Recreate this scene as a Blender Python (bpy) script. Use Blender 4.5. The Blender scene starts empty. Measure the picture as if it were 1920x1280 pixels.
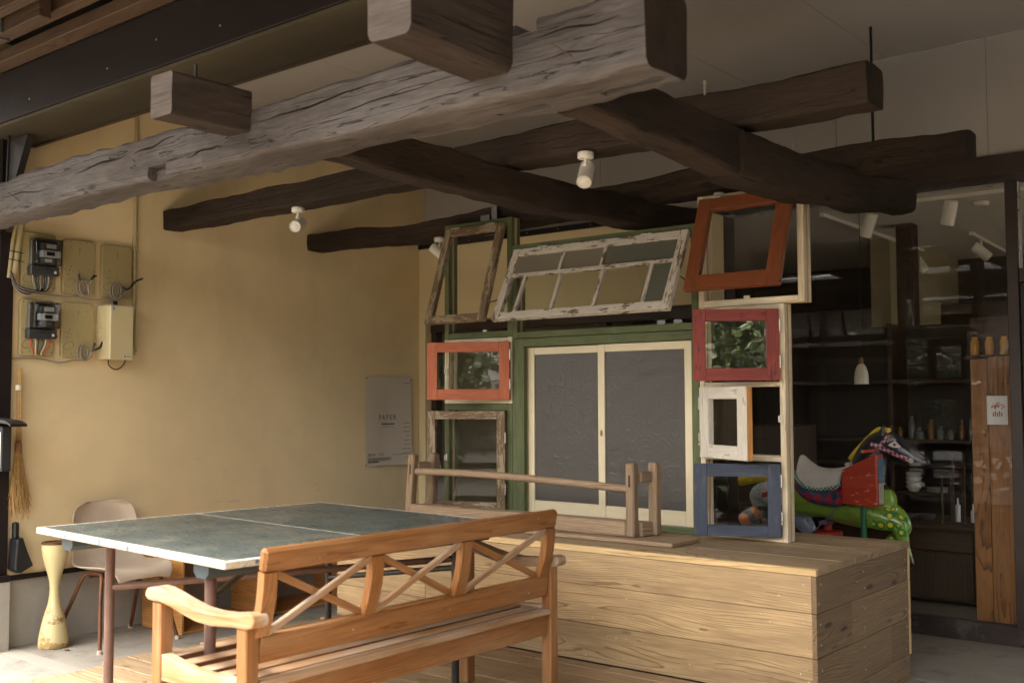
import bpy, bmesh, math, random
from mathutils import Vector, Matrix, Quaternion, noise as mnoise
random.seed(11)
scene = bpy.context.scene
COL = scene.collection
R = math.radians
PI = math.pi

# ------------------------------------------------------------------ camera
cam_d = bpy.data.cameras.new('camera')
cam = bpy.data.objects.new('camera', cam_d); COL.objects.link(cam)
_yaw, _pit, _rol = 0.685423, 0.0551506, -0.00348829
fw = Vector((-math.sin(_yaw)*math.cos(_pit), math.cos(_yaw)*math.cos(_pit), math.sin(_pit)))
rt = Vector((math.cos(_yaw), math.sin(_yaw), 0)); up = rt.cross(fw)
r2 = rt*math.cos(_rol)+up*math.sin(_rol); u2 = -rt*math.sin(_rol)+up*math.cos(_rol)
M = Matrix.Identity(4)
for i in range(3):
    M[i][0] = r2[i]; M[i][1] = u2[i]; M[i][2] = -fw[i]
M[2][3] = 1.3
cam.matrix_world = M
cam_d.sensor_width = 36; cam_d.lens = 37.42; cam_d.clip_start = .05; cam_d.clip_end = 800
cam_d.dof.use_dof = True; cam_d.dof.focus_distance = 6.1; cam_d.dof.aperture_fstop = 2.8
scene.camera = cam

# ------------------------------------------------------------------ sky and sun
SUN_EL, SUN_AZ = R(64), R(205)          # azimuth measured from +Y towards +X
world = bpy.data.worlds.new('World'); scene.world = world; world.use_nodes = True
wn = world.node_tree; wn.nodes.clear()
sky = wn.nodes.new('ShaderNodeTexSky'); sky.sky_type = 'NISHITA'; sky.sun_disc = False
sky.sun_elevation = SUN_EL; sky.sun_rotation = SUN_AZ; sky.dust_density = 6; sky.ozone_density = .6; sky.air_density = 1.0
hs = wn.nodes.new('ShaderNodeHueSaturation'); hs.inputs['Saturation'].default_value = .3
bg = wn.nodes.new('ShaderNodeBackground'); bg.inputs['Strength'].default_value = .15
wo = wn.nodes.new('ShaderNodeOutputWorld')
wn.links.new(sky.outputs[0], hs.inputs['Color']); wt = wn.nodes.new('ShaderNodeMix'); wt.data_type = 'RGBA'; wt.blend_type = 'MULTIPLY'; wt.inputs[0].default_value = 1; wt.inputs[7].default_value = (1, .955, .885, 1)
wn.links.new(hs.outputs[0], wt.inputs[6]); wn.links.new(wt.outputs[2], bg.inputs[0]); wn.links.new(bg.outputs[0], wo.inputs[0])
sun_d = bpy.data.lights.new('sun', 'SUN'); sun_d.energy = 1.5; sun_d.angle = R(30); sun_d.color = (1, .97, .92)
sun = bpy.data.objects.new('sun', sun_d); COL.objects.link(sun)
sdir = Vector((math.sin(SUN_AZ)*math.cos(SUN_EL), math.cos(SUN_AZ)*math.cos(SUN_EL), math.sin(SUN_EL)))
sun.rotation_euler = sdir.to_track_quat('Z', 'Y').to_euler(); sun.location = (0, -6, 12)
vs = scene.view_settings
vs.view_transform = 'Standard'; vs.look = 'None'; vs.gamma = 1; vs.use_curve_mapping = False; vs.exposure = 2.98
scene.render.engine = 'CYCLES'
try:
    scene.cycles.max_bounces = 8; scene.cycles.diffuse_bounces = 4; scene.cycles.glossy_bounces = 3; scene.cycles.transmission_bounces = 2; scene.cycles.transparent_max_bounces = 12; scene.cycles.caustics_reflective = False; scene.cycles.adaptive_threshold = .02; scene.cycles.use_light_tree = False; scene.cycles.caustics_refractive = False
except Exception: pass

# ------------------------------------------------------------------ material helpers
def srgb(r, g, b):
    f = lambda c: c/12.92 if c <= .04045 else ((c+.055)/1.055)**2.4
    return (f(r/255), f(g/255), f(b/255), 1)
class G:
    def __init__(s, name):
        s.m = bpy.data.materials.new(name); s.m.use_nodes = True; s.t = s.m.node_tree
        s.b = s.t.nodes['Principled BSDF']; s.out = s.t.nodes['Material Output']
    def n(s, ty, ins=None, **props):
        n = s.t.nodes.new(ty)
        for k, v in props.items(): setattr(n, k, v)
        for k, v in (ins or {}).items(): s.set(n.inputs[k], v)
        return n
    def set(s, sock, v):
        if isinstance(v, bpy.types.NodeSocket): s.t.links.new(v, sock)
        else: sock.default_value = v
    def math(s, op, a, b=0.0, c=None):
        n = s.n('ShaderNodeMath', operation=op); s.set(n.inputs[0], a); s.set(n.inputs[1], b)
        if c is not None: s.set(n.inputs[2], c)
        return n.outputs[0]
    def comb(s, x, y, z): return s.n('ShaderNodeCombineXYZ', {0: x, 1: y, 2: z}).outputs[0]
    def noise(s, vec, scale=1, detail=3, rough=.55):
        n = s.n('ShaderNodeTexNoise', {'Vector': vec, 'Scale': scale, 'Detail': detail, 'Roughness': rough}); return n
    def ramp(s, fac, stops):
        n = s.n('ShaderNodeValToRGB', {'Fac': fac}); e = n.color_ramp.elements
        while len(e) < len(stops): e.new(.5)
        for el, (p, c) in zip(e, stops):
            el.position = p; el.color = c if hasattr(c, '__len__') else (c, c, c, 1)
        return n.outputs['Color']
    def mix(s, fac, a, b, bt='MIX'):
        n = s.n('ShaderNodeMix', data_type='RGBA', blend_type=bt)
        s.set(n.inputs[0], fac); s.set(n.inputs[6], a); s.set(n.inputs[7], b); return n.outputs[2]
    def maprange(s, v, a, b, c, d):
        n = s.n('ShaderNodeMapRange', {0: v, 1: a, 2: b, 3: c, 4: d}); return n.outputs[0]
    def bump(s, h, strength, dist=.002):
        n = s.n('ShaderNodeBump', {'Height': h, 'Strength': strength, 'Distance': dist}); s.set(s.b.inputs['Normal'], n.outputs[0]); return n
    def coords(s, axis):
        tc = s.n('ShaderNodeTexCoord'); sep = s.n('ShaderNodeSeparateXYZ', {0: tc.outputs['Object']})
        o = {'x': (0, 1, 2), 'y': (1, 0, 2), 'z': (2, 0, 1)}[axis]
        return [sep.outputs[i] for i in o]
    def rnd(s): return s.n('ShaderNodeObjectInfo').outputs['Random']
def mul(c, k): return (c[0]*k, c[1]*k, c[2]*k, 1)
CACHE = {}
def wood(name, c0, c1, c2, axis='x', ring=70, amp=.03, rough=.6, bump=.2, weather=None, wamt=0., var=.12, fine=.16, knots=0., specks=0., off=.05, con=1.):
    key = (name, axis)
    if key in CACHE: return CACHE[key]
    g = G(name+'_'+axis); L, a, b = g.coords(axis); rd = g.rnd()
    L2 = g.math('MULTIPLY_ADD', rd, 41.0, L)
    low = g.noise(g.comb(g.math('MULTIPLY', L2, 1.0), g.math('MULTIPLY', a, 4), g.math('MULTIPLY', b, 4)), 1, 1)
    ls = g.n('ShaderNodeSeparateColor', {0: low.outputs['Color']})
    ya = g.math('MULTIPLY_ADD', g.math('SUBTRACT', ls.outputs[0], .5), amp*4, a)
    ya = g.math('ADD', ya, g.math('MULTIPLY_ADD', rd, .12, -.06))
    yb = g.math('MULTIPLY_ADD', g.math('SUBTRACT', ls.outputs[1], .5), amp*4, b)
    yb = g.math('ADD', yb, g.math('MULTIPLY_ADD', g.math('FRACT', g.math('MULTIPLY', rd, 7.31)), .08, off))
    rr = g.math('SQRT', g.math('ADD', g.math('MULTIPLY', ya, ya), g.math('MULTIPLY', yb, yb)))
    wob = g.noise(g.comb(g.math('MULTIPLY', L2, 9), g.math('MULTIPLY', a, 40), g.math('MULTIPLY', b, 40)), 1, 1).outputs['Fac']
    sp_ = g.noise(g.comb(g.math('MULTIPLY', L2, .5), g.math('MULTIPLY', rr, 26.0), 0.0), 1, 1).outputs['Fac']
    f = g.math('FRACT', g.math('ADD', g.math('MULTIPLY', rr, ring), g.math('ADD', g.math('MULTIPLY', wob, .6), g.math('MULTIPLY', sp_, 3.0))))
    rcol = g.ramp(f, [(0, c0), (.5, c0), (.8, c1), (.93, c2), (1, c0)])
    fn = g.noise(g.comb(g.math('MULTIPLY', L2, 7), g.math('MULTIPLY', a, 260), g.math('MULTIPLY', b, 260)), 1, 2).outputs['Fac']
    bl = g.noise(g.comb(g.math('MULTIPLY', L2, 1.6), g.math('MULTIPLY', a, 9), g.math('MULTIPLY', b, 9)), 1, 3, .6).outputs['Fac']
    mean = tuple(c0[i]*.6+c1[i]*.4 for i in range(3))+(1,)
    col = g.mix(g.math('MULTIPLY', g.maprange(g.math('FRACT', g.math('MULTIPLY', g.math('ADD', bl, ls.outputs[2]), 1.0)), .0, 1., .15, 1.1), con), mean, rcol)
    k = g.math('MULTIPLY', g.maprange(fn, .25, .75, 1-fine, 1+fine), g.maprange(g.math('FRACT', g.math('MULTIPLY', rd, 3.7)), 0, 1, 1-var, 1+var))
    sk = g.noise(g.comb(g.math('MULTIPLY', L2, 3.5), g.math('MULTIPLY', a, 62), g.math('MULTIPLY', b, 62)), 1, 3, .65).outputs['Fac']
    k = g.math('MULTIPLY', k, g.math('MULTIPLY', g.maprange(bl, .3, .7, .84, 1.12), g.maprange(sk, .28, .72, .82, 1.16)))
    col = g.mix(1, col, g.comb(k, k, k), 'MULTIPLY')
    if weather is not None:
        col = g.mix(g.math('MULTIPLY', g.maprange(bl, .35, .65, 0, 1), wamt), col, g.mix(1, weather, g.comb(k, k, k), 'MULTIPLY'))
    if knots:
        v = g.n('ShaderNodeTexVoronoi', {'Vector': g.comb(g.math('MULTIPLY', L2, 2.3), g.math('MULTIPLY', a, 8), g.math('MULTIPLY', b, 8)), 'Scale': 1, 'Randomness': 1})
        kk = g.maprange(v.outputs['Distance'], .06, .13, knots, 0)
        col = g.mix(kk, col, mul(c2, .35))
    if specks:
        v = g.n('ShaderNodeTexVoronoi', {'Vector': g.comb(L2, a, b), 'Scale': 22, 'Randomness': 1})
        sel = g.math('GREATER_THAN', g.n('ShaderNodeSeparateColor', {0: v.outputs['Color']}).outputs[0], .8)
        kk = g.math('MULTIPLY', g.maprange(v.outputs['Distance'], .05, .09, specks, 0), sel)
        col = g.mix(kk, col, (.7, .68, .62, 1))
    g.set(g.b.inputs['Base Color'], col); g.set(g.b.inputs['Roughness'], g.maprange(fn, .2, .8, rough-.08, rough+.1))
    g.b.inputs['Specular IOR Level'].default_value = .35
    g.bump(g.math('ADD', fn, sk), bump, .0015)
    CACHE[key] = g.m; return g.m
def paint(name, col, under, axis='x', wear=.3, rough=.5, bump=.2, var=.08, streak=.15, scale=1.0):
    key = (name, axis)
    if key in CACHE: return CACHE[key]
    g = G(name+'_'+axis); L, a, b = g.coords(axis); rd = g.rnd(); L2 = g.math('MULTIPLY_ADD', rd, 23.0, L)
    fn = g.noise(g.comb(g.math('MULTIPLY', L2, 8), g.math('MULTIPLY', a, 150), g.math('MULTIPLY', b, 150)), 1, 3).outputs['Fac']
    bl = g.noise(g.comb(g.math('MULTIPLY', L2, 5*scale), g.math('MULTIPLY', a, 14*scale), g.math('MULTIPLY', b, 14*scale)), 1, 5, .65).outputs['Fac']
    md = g.noise(g.comb(g.math('MULTIPLY', L2, 14), g.math('MULTIPLY', a, 60), g.math('MULTIPLY', b, 60)), 1, 4, .7).outputs['Fac']
    k = g.math('MULTIPLY', g.maprange(fn, .25, .75, 1-streak, 1+streak), g.maprange(bl, .3, .7, 1-var*1.5, 1+var))
    c = g.mix(1, col, g.comb(k, k, k), 'MULTIPLY')
    th = .78-.5*wear
    w = g.maprange(g.math('ADD', g.math('MULTIPLY', bl, .55), g.math('MULTIPLY', md, .45)), th, th+.03, 0, 1)
    c = g.mix(w, c, g.mix(1, under, g.comb(k, k, k), 'MULTIPLY'))
    g.set(g.b.inputs['Base Color'], c); g.b.inputs['Roughness'].default_value = rough; g.b.inputs['Specular IOR Level'].default_value = .35
    g.bump(g.math('SUBTRACT', fn, g.math('MULTIPLY', w, 1.2)), bump, .0015)
    CACHE[key] = g.m; return g.m
def plain(name, col, rough=.5, metal=0., var=.08, nscale=8., bump=.0, stain=None, samt=0., bscale=60., spec=.4):
    if name in CACHE: return CACHE[name]
    g = G(name); tc = g.n('ShaderNodeTexCoord'); v = tc.outputs['Object']
    n1 = g.noise(v, nscale, 5, .6).outputs['Fac']
    k = g.maprange(n1, .3, .7, 1-var, 1+var); c = g.mix(1, col, g.comb(k, k, k), 'MULTIPLY')
    if stain is not None:
        n2 = g.noise(v, nscale*.7, 6, .7).outputs['Fac']
        c = g.mix(g.math('MULTIPLY', g.maprange(n2, .52, .68, 0, 1), samt), c, stain)
    g.set(g.b.inputs['Base Color'], c); g.b.inputs['Metallic'].default_value = metal; g.b.inputs['Specular IOR Level'].default_value = spec
    g.set(g.b.inputs['Roughness'], g.maprange(n1, .2, .8, max(.03, rough-.08), min(1, rough+.08)))
    if bump: g.bump(g.noise(v, bscale, 4).outputs['Fac'], bump, .003)
    CACHE[name] = g.m; return g.m
def glassmat(name, tint=(1, 1, 1, 1), r0=.045, rough=.0, wav=0.):
    g = G(name); t = g.t; t.nodes.remove(g.b)
    lw = g.n('ShaderNodeLayerWeight', {'Blend': .5})
    f = g.math('MULTIPLY_ADD', g.math('POWER', lw.outputs['Facing'], 5.0), 1-r0, r0)
    tr = g.n('ShaderNodeBsdfTransparent', {'Color': tint}); gl = g.n('ShaderNodeBsdfGlossy', {'Color': (1, 1, 1, 1), 'Roughness': rough})
    if wav:
        tc = g.n('ShaderNodeTexCoord'); nn = g.noise(tc.outputs['Object'], 6, 2)
        bp = g.n('ShaderNodeBump', {'Height': nn.outputs['Fac'], 'Strength': wav, 'Distance': .004}); t.links.new(bp.outputs[0], gl.inputs['Normal'])
    mx = g.n('ShaderNodeMixShader', {0: f, 1: tr.outputs[0], 2: gl.outputs[0]})
    t.links.new(mx.outputs[0], g.out.inputs['Surface']); return g.m

# ------------------------------------------------------------------ palette
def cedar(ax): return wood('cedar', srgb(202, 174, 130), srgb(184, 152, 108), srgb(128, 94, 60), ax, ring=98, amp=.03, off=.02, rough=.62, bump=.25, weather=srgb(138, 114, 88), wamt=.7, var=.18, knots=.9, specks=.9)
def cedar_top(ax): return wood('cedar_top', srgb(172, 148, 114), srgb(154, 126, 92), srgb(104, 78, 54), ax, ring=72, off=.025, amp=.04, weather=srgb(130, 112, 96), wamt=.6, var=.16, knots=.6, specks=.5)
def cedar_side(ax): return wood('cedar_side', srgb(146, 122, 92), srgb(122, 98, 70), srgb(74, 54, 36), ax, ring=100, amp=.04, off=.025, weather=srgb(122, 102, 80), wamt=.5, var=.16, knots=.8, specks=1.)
def cedar_new(ax): return wood('cedar_new', srgb(208, 180, 132), srgb(198, 166, 116), srgb(166, 128, 84), ax, ring=60, amp=.03, var=.05, knots=.6)
def deckwood(ax): return wood('deck_wood', srgb(172, 148, 116), srgb(154, 126, 92), srgb(110, 82, 54), ax, ring=70, off=.025, amp=.04, weather=srgb(150, 128, 104), wamt=.6, var=.16, knots=.6)
def teak(ax): return wood('teak', srgb(140, 92, 47), srgb(126, 79, 37), srgb(92, 55, 24), ax, ring=120, amp=.012, rough=.48, bump=.25, var=.12, fine=.24, con=.9, weather=srgb(142, 112, 82), wamt=.55, specks=.5)
def teak_worn(ax): return wood('teak_worn', srgb(158, 118, 78), srgb(142, 102, 64), srgb(108, 74, 44), ax, ring=120, amp=.012, con=.6, rough=.55, weather=srgb(160, 144, 126), wamt=.9, var=.1, fine=.2)
def oldbeam(name, c0, c1, cdark, ax, bump=.8, crack=.8):
    key = (name, ax)
    if key in CACHE: return CACHE[key]
    g = G(name+'_'+ax); L, a, b = g.coords(ax); L2 = g.math('MULTIPLY_ADD', g.rnd(), 31.0, L)
    def nz(fl, fa, d, r=.6): return g.noise(g.comb(g.math('MULTIPLY', L2, fl), g.math('MULTIPLY', a, fa), g.math('MULTIPLY', b, fa)), 1, d, r).outputs['Fac']
    big, mid, fine, warp = nz(1.1, 5, 4), nz(6, 30, 4, .7), nz(9, 190, 2), nz(2.2, 9, 1)
    rr = g.math('FRACT', g.math('ADD', g.math('MULTIPLY', g.math('ADD', g.math('MULTIPLY', a, 1.0), g.math('MULTIPLY', b, .7)), 24.0), g.math('MULTIPLY', warp, 7.0)))
    ring = g.maprange(g.math('ABSOLUTE', g.math('SUBTRACT', rr, .5)), .0, .5, .88, 1.03)
    col = g.mix(g.maprange(big, .35, .65, 0, 1), c0, c1)
    k = g.math('MULTIPLY', g.maprange(mid, .25, .75, .80, 1.18), g.maprange(fine, .25, .75, .84, 1.14)); k = g.math('MULTIPLY', k, ring)
    col = g.mix(1, col, g.comb(k, k, k), 'MULTIPLY')
    cr = nz(.5, 24, 2, .5); ck = g.math('MULTIPLY', g.maprange(g.math('ABSOLUTE', g.math('SUBTRACT', cr, .5)), .0, .011, 1, 0), g.maprange(mid, .42, .52, 0, crack))
    v = g.n('ShaderNodeTexVoronoi', {'Vector': g.comb(g.math('MULTIPLY', L2, 2.6), g.math('MULTIPLY', a, 7), g.math('MULTIPLY', b, 7)), 'Scale': 1, 'Randomness': 1})
    kn = g.maprange(v.outputs['Distance'], .05, .16, .75, 0)
    col = g.mix(g.math('MAXIMUM', ck, kn), col, cdark)
    g.set(g.b.inputs['Base Color'], col); g.b.inputs['Roughness'].default_value = .8; g.b.inputs['Specular IOR Level'].default_value = .25
    g.bump(g.math('SUBTRACT', g.math('ADD', mid, g.math('MULTIPLY', fine, .35)), ck), bump, .006)
    CACHE[key] = g.m; return g.m
def oldbeam_grey(ax): return oldbeam('old_beam_grey', srgb(104, 98, 96), srgb(76, 69, 65), srgb(26, 22, 20), ax, 1.0, 1.)
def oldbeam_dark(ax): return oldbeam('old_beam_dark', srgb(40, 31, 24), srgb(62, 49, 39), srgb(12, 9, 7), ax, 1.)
def beam_mid(ax): return oldbeam('old_beam_mid', srgb(70, 59, 52), srgb(54, 44, 37), srgb(22, 17, 14), ax, 1., .8)
def beam_end(ax): return oldbeam('sawn_beam_end', srgb(118, 108, 103), srgb(98, 88, 82), srgb(58, 49, 43), ax, .8, .5)
def palewood(ax): return wood('pale_wood', srgb(226, 212, 184), srgb(212, 192, 158), srgb(176, 146, 108), ax, ring=55, amp=.03, rough=.55, var=.05, knots=.4, bump=.1)
def sawn(ax): return wood('sawn_edge', srgb(196, 174, 142), srgb(172, 142, 106), srgb(118, 84, 54), ax, ring=50, amp=.03, var=.1)
def bench_old(ax): return wood('driftwood', srgb(162, 137, 108), srgb(140, 114, 86), srgb(94, 72, 52), ax, ring=80, amp=.03, rough=.7, weather=srgb(128, 110, 92), wamt=.7, fine=.26, bump=.35)
def darkfurn(ax): return wood('dark_furniture', srgb(70, 54, 40), srgb(56, 42, 30), srgb(34, 25, 17), ax, ring=60, amp=.03, rough=.5, var=.1)
def brownpanel(ax): return wood('brown_panel', srgb(150, 104, 58), srgb(124, 82, 42), srgb(82, 52, 28), ax, ring=40, amp=.05, rough=.5)
def crate(ax): return wood('crate_wood', srgb(206, 150, 88), srgb(188, 128, 68), srgb(146, 92, 46), ax, ring=80, amp=.03, rough=.5, var=.08)
def eavewood(ax): return wood('eave_wood', srgb(88, 66, 46), srgb(72, 52, 35), srgb(46, 32, 21), ax, ring=60, amp=.04, rough=.7, weather=srgb(62, 46, 33), wamt=.7)
def green_p(ax): return paint('green_stain', srgb(92, 99, 66), srgb(82, 84, 58), ax, wear=.34, rough=.65, streak=.24, var=.14, bump=.3)
def orange_p(ax): return paint('orange_stain', srgb(176, 94, 58), srgb(152, 84, 56), ax, wear=.3, streak=.2, var=.14)
def brownor_p(ax): return paint('burnt_orange_stain', srgb(126, 70, 40), srgb(98, 52, 32), ax, wear=.32, rough=.45, streak=.22, var=.14)
def red_p(ax): return paint('red_stain', srgb(138, 58, 50), srgb(92, 44, 40), ax, wear=.42, streak=.22, var=.16, scale=.6)
def blue_p(ax): return paint('blue_stain', srgb(64, 71, 87), srgb(80, 76, 80), ax, wear=.42, rough=.65, streak=.3, var=.14)
def whitewash_p(ax): return paint('whitewash', srgb(212, 204, 190), srgb(172, 160, 142), ax, wear=.4, rough=.6, streak=.12)
def peeling_p(ax): return paint('peeling_white', srgb(206, 196, 182), srgb(116, 98, 82), ax, wear=.5, rough=.65, bump=.7, scale=1.6)
def greyold_p(ax): return paint('weathered_grey', srgb(158, 142, 116), srgb(112, 92, 70), ax, wear=.62, rough=.75, bump=.5, streak=.28)
def cream_p(ax): return paint('cream_paint', srgb(222, 208, 174), srgb(196, 178, 142), ax, wear=.22, rough=.45, bump=.08, streak=.04, var=.05)

M_wall = plain('beige_wall_paint', srgb(213, 192, 152), .72, var=.035, nscale=1.3, bump=.06, stain=srgb(176, 150, 108), samt=.14, bscale=140)
def wallmat():
    g = G('beige_wall_paint'); tc = g.n('ShaderNodeTexCoord'); v = tc.outputs['Object']; sp = g.n('ShaderNodeSeparateXYZ', {0: v})
    n1 = g.noise(v, 1.1, 5, .6).outputs['Fac']; n2 = g.noise(v, 4.5, 6, .7).outputs['Fac']
    k = g.math('MULTIPLY', g.maprange(n1, .3, .7, .95, 1.04), g.maprange(n2, .3, .7, .97, 1.03)); c = g.mix(1, srgb(230, 209, 166), g.comb(k, k, k), 'MULTIPLY')
    st = g.noise(g.comb(g.math('MULTIPLY', sp.outputs[0], 3), g.math('MULTIPLY', sp.outputs[1], 2.4), g.math('MULTIPLY', sp.outputs[2], .5)), 1, 4).outputs['Fac']
    c = g.mix(g.maprange(st, .55, .75, 0, .25), c, srgb(178, 154, 112))
    vo = g.n('ShaderNodeTexVoronoi', {'Vector': v, 'Scale': 5.0, 'Randomness': 1}); sel = g.math('GREATER_THAN', g.n('ShaderNodeSeparateColor', {0: vo.outputs['Color']}).outputs[0], .55)
    c = g.mix(g.math('MULTIPLY', g.maprange(vo.outputs['Distance'], .025, .045, .6, 0), sel), c, srgb(120, 100, 72))
    sc = g.noise(g.comb(g.math('MULTIPLY', sp.outputs[0], 4), g.math('MULTIPLY', sp.outputs[1], 4), g.math('MULTIPLY', sp.outputs[2], 26)), 1, 3).outputs['Fac']
    c = g.mix(g.math('MULTIPLY', g.maprange(sc, .66, .70, 0, .22), g.maprange(sp.outputs[2], -1.3, -.8, 1, 0)), c, srgb(150, 130, 100))
    g.set(g.b.inputs['Base Color'], c); g.b.inputs['Roughness'].default_value = .7; g.b.inputs['Specular IOR Level'].default_value = .3; g.bump(g.noise(v, 90, 3).outputs['Fac'], .1, .003); return g.m
M_wall = wallmat()
M_wallb = plain('beige_panel_paint', srgb(226, 208, 164), .7, var=.03, nscale=1.3)
M_grey = plain('pale_grey_board', srgb(172, 167, 163), .8, var=.04, nscale=1.2, bump=.05, stain=srgb(140, 134, 128), samt=.25)
M_conc = plain('concrete', srgb(146, 140, 130), .85, var=.1, nscale=5, bump=.35, stain=srgb(100, 94, 86), samt=.6, bscale=140)
M_plinth = plain('plinth_concrete', srgb(162, 156, 146), .85, var=.08, nscale=6, bump=.25, stain=srgb(124, 118, 108), samt=.35, bscale=90)
M_steel = plain('dark_brown_steel', srgb(32, 25, 24), .6, var=.12, nscale=5, stain=srgb(42, 33, 30), samt=.3, spec=.2)
M_soffit = plain('soffit_board', srgb(74, 66, 50), .7, var=.07, nscale=2, stain=srgb(54, 46, 34), samt=.4)
M_black = plain('black_metal', srgb(26, 24, 24), .45, var=.1)
M_blackpl = plain('black_plastic', srgb(32, 32, 33), .32, var=.1, nscale=20)
M_white = plain('white_enamel', srgb(226, 220, 206), .35, var=.02)
M_lens = plain('lamp_lens', srgb(236, 232, 226), .2, var=.01)
M_hinge = plain('hinge_steel', srgb(200, 196, 188), .3, .7, var=.05)
M_galv = plain('galvanised_steel', srgb(140, 142, 146), .35, .85, var=.12, nscale=30)
M_gutter = plain('interior_dark', srgb(58, 50, 44), .8, var=.15, nscale=2)
M_inceil = plain('interior_ceiling', srgb(222, 216, 204), .8, var=.03)
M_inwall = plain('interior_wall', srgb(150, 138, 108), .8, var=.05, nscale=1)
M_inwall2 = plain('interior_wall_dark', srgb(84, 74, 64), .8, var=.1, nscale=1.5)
M_glass = glassmat('clear_glass', r0=.022); M_glassr = glassmat('bright_clear_glass', r0=.10, wav=.15); M_oldglass = glassmat('old_wavy_glass', (.93, .95, .93, 1), .045, 0, .25)
M_frost = None
def obscure():
    g = G('obscure_glass'); tc = g.n('ShaderNodeTexCoord')
    d = g.noise(tc.outputs['Object'], 7, 2)
    v0 = g.n('ShaderNodeVectorMath', {0: tc.outputs['Object'], 1: g.n('ShaderNodeVectorMath', {0: d.outputs['Color'], 'Scale': .07}, operation='SCALE').outputs[0]}, operation='ADD').outputs[0]
    vo = g.n('ShaderNodeTexVoronoi', {'Vector': v0, 'Scale': 9, 'Randomness': .9}, feature='F1')
    w = g.math('SINE', g.math('MULTIPLY', vo.outputs['Distance'], 30.0))
    w = g.math('POWER', g.math('MAXIMUM', w, 0.0), 7.0)
    g.set(g.b.inputs['Base Color'], srgb(104, 100, 95)); g.b.inputs['Roughness'].default_value = .24
    g.b.inputs['Specular IOR Level'].default_value = .5
    g.bump(w, .42, .0035)
    tl = g.n('ShaderNodeBsdfTranslucent', {'Color': (.5, .49, .47, 1)}); tr = g.n('ShaderNodeBsdfTransparent', {'Color': (.8, .8, .8, 1)})
    m1 = g.n('ShaderNodeMixShader', {0: .35, 1: g.b.outputs[0], 2: tl.outputs[0]}); m2 = g.n('ShaderNodeMixShader', {0: .14, 1: m1.outputs[0], 2: tr.outputs[0]})
    g.t.links.new(m2.outputs[0], g.out.inputs['Surface']); return g.m
M_obscure = obscure()
def frosted(name, c, tr=.25):
    g = G(name); g.set(g.b.inputs['Base Color'], c); g.b.inputs['Roughness'].default_value = .35
    t = g.n('ShaderNodeBsdfTransparent', {'Color': (.9, .9, .88, 1)}); m = g.n('ShaderNodeMixShader', {0: tr, 1: g.b.outputs[0], 2: t.outputs[0]})
    g.t.links.new(m.outputs[0], g.out.inputs['Surface']); return g.m
M_frost = frosted('frosted_pane', srgb(132, 124, 108), .2); M_frostg = frosted('frosted_grey_green_pane', srgb(104, 106, 94), .2)

# ------------------------------------------------------------------ object helpers
def tag(o, label=None, cat=None, group=None, kind=None):
    if label: o['label'] = label
    if cat: o['category'] = cat; o['kind'] = 'thing'
    if group: o['group'] = group
    if kind: o['kind'] = kind
    return o
def thing(name, label, cat, loc=(0, 0, 0), rz=0, group=None):
    o = bpy.data.objects.new(name, None); COL.objects.link(o); o.location = loc; o.rotation_euler = (0, 0, rz)
    o.empty_display_size = .1
    return tag(o, label, cat, group)
def link(name, me, mats, parent=None, loc=(0, 0, 0), rot=None):
    if mats is not None:
        for m in (mats if isinstance(mats, (list, tuple)) else [mats]):
            if len(me.materials) < (len(mats) if isinstance(mats, (list, tuple)) else 1): me.materials.append(m)
    o = bpy.data.objects.new(name, me); COL.objects.link(o); o.location = loc
    if rot is not None: o.rotation_euler = rot
    if parent is not None: o.parent = parent
    return o
def pyd(name, v, f, mats, parent=None, loc=(0, 0, 0), rot=None, smooth=False):
    me = bpy.data.meshes.new(name); me.from_pydata([tuple(p) for p in v], [], f); me.update()
    if smooth: me.shade_smooth()
    return link(name, me, mats, parent, loc, rot)
def bm_box(bm, x0, x1, y0, y1, z0, z1, bev=0., mi=0):
    vs_ = [bm.verts.new(p) for p in ((x0, y0, z0), (x1, y0, z0), (x1, y1, z0), (x0, y1, z0), (x0, y0, z1), (x1, y0, z1), (x1, y1, z1), (x0, y1, z1))]
    fs = [bm.faces.new([vs_[i] for i in q]) for q in ((0, 3, 2, 1), (4, 5, 6, 7), (0, 1, 5, 4), (1, 2, 6, 5), (2, 3, 7, 6), (3, 0, 4, 7))]
    for f in fs: f.material_index = mi
    if bev:
        es = list({e for f in fs for e in f.edges})
        r = bmesh.ops.bevel(bm, geom=es, offset=bev, segments=1, affect='EDGES', profile=.5)
        for f in r['faces']: f.material_index = mi
BOXC = {}
def box(name, xr, yr, zr, mat, parent=None, bev=.002, rot=None):
    dx, dy, dz = xr[1]-xr[0], yr[1]-yr[0], zr[1]-zr[0]
    bev = min(bev, .3*min(dx, dy, dz))
    key = (round(dx, 4), round(dy, 4), round(dz, 4), round(bev, 4), mat.name)
    me = BOXC.get(key)
    if me is None:
        bm = bmesh.new(); bm_box(bm, -dx/2, dx/2, -dy/2, dy/2, -dz/2, dz/2, bev)
        me = bpy.data.meshes.new(name); bm.to_mesh(me); bm.free(); BOXC[key] = me
    return link(name, me, mat, parent, ((xr[0]+xr[1])/2, (yr[0]+yr[1])/2, (zr[0]+zr[1])/2), rot)
def joinboxes(name, boxes, mats, parent=None, loc=(0, 0, 0), rot=None, bev=.0015):
    bm = bmesh.new()
    for b in boxes: bm_box(bm, *b[:6], bev=min(bev, .3*min(b[1]-b[0], b[3]-b[2], b[5]-b[4])), mi=(b[6] if len(b) > 6 else 0))
    me = bpy.data.meshes.new(name); bm.to_mesh(me); bm.free()
    return link(name, me, mats, parent, loc, rot)
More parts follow.
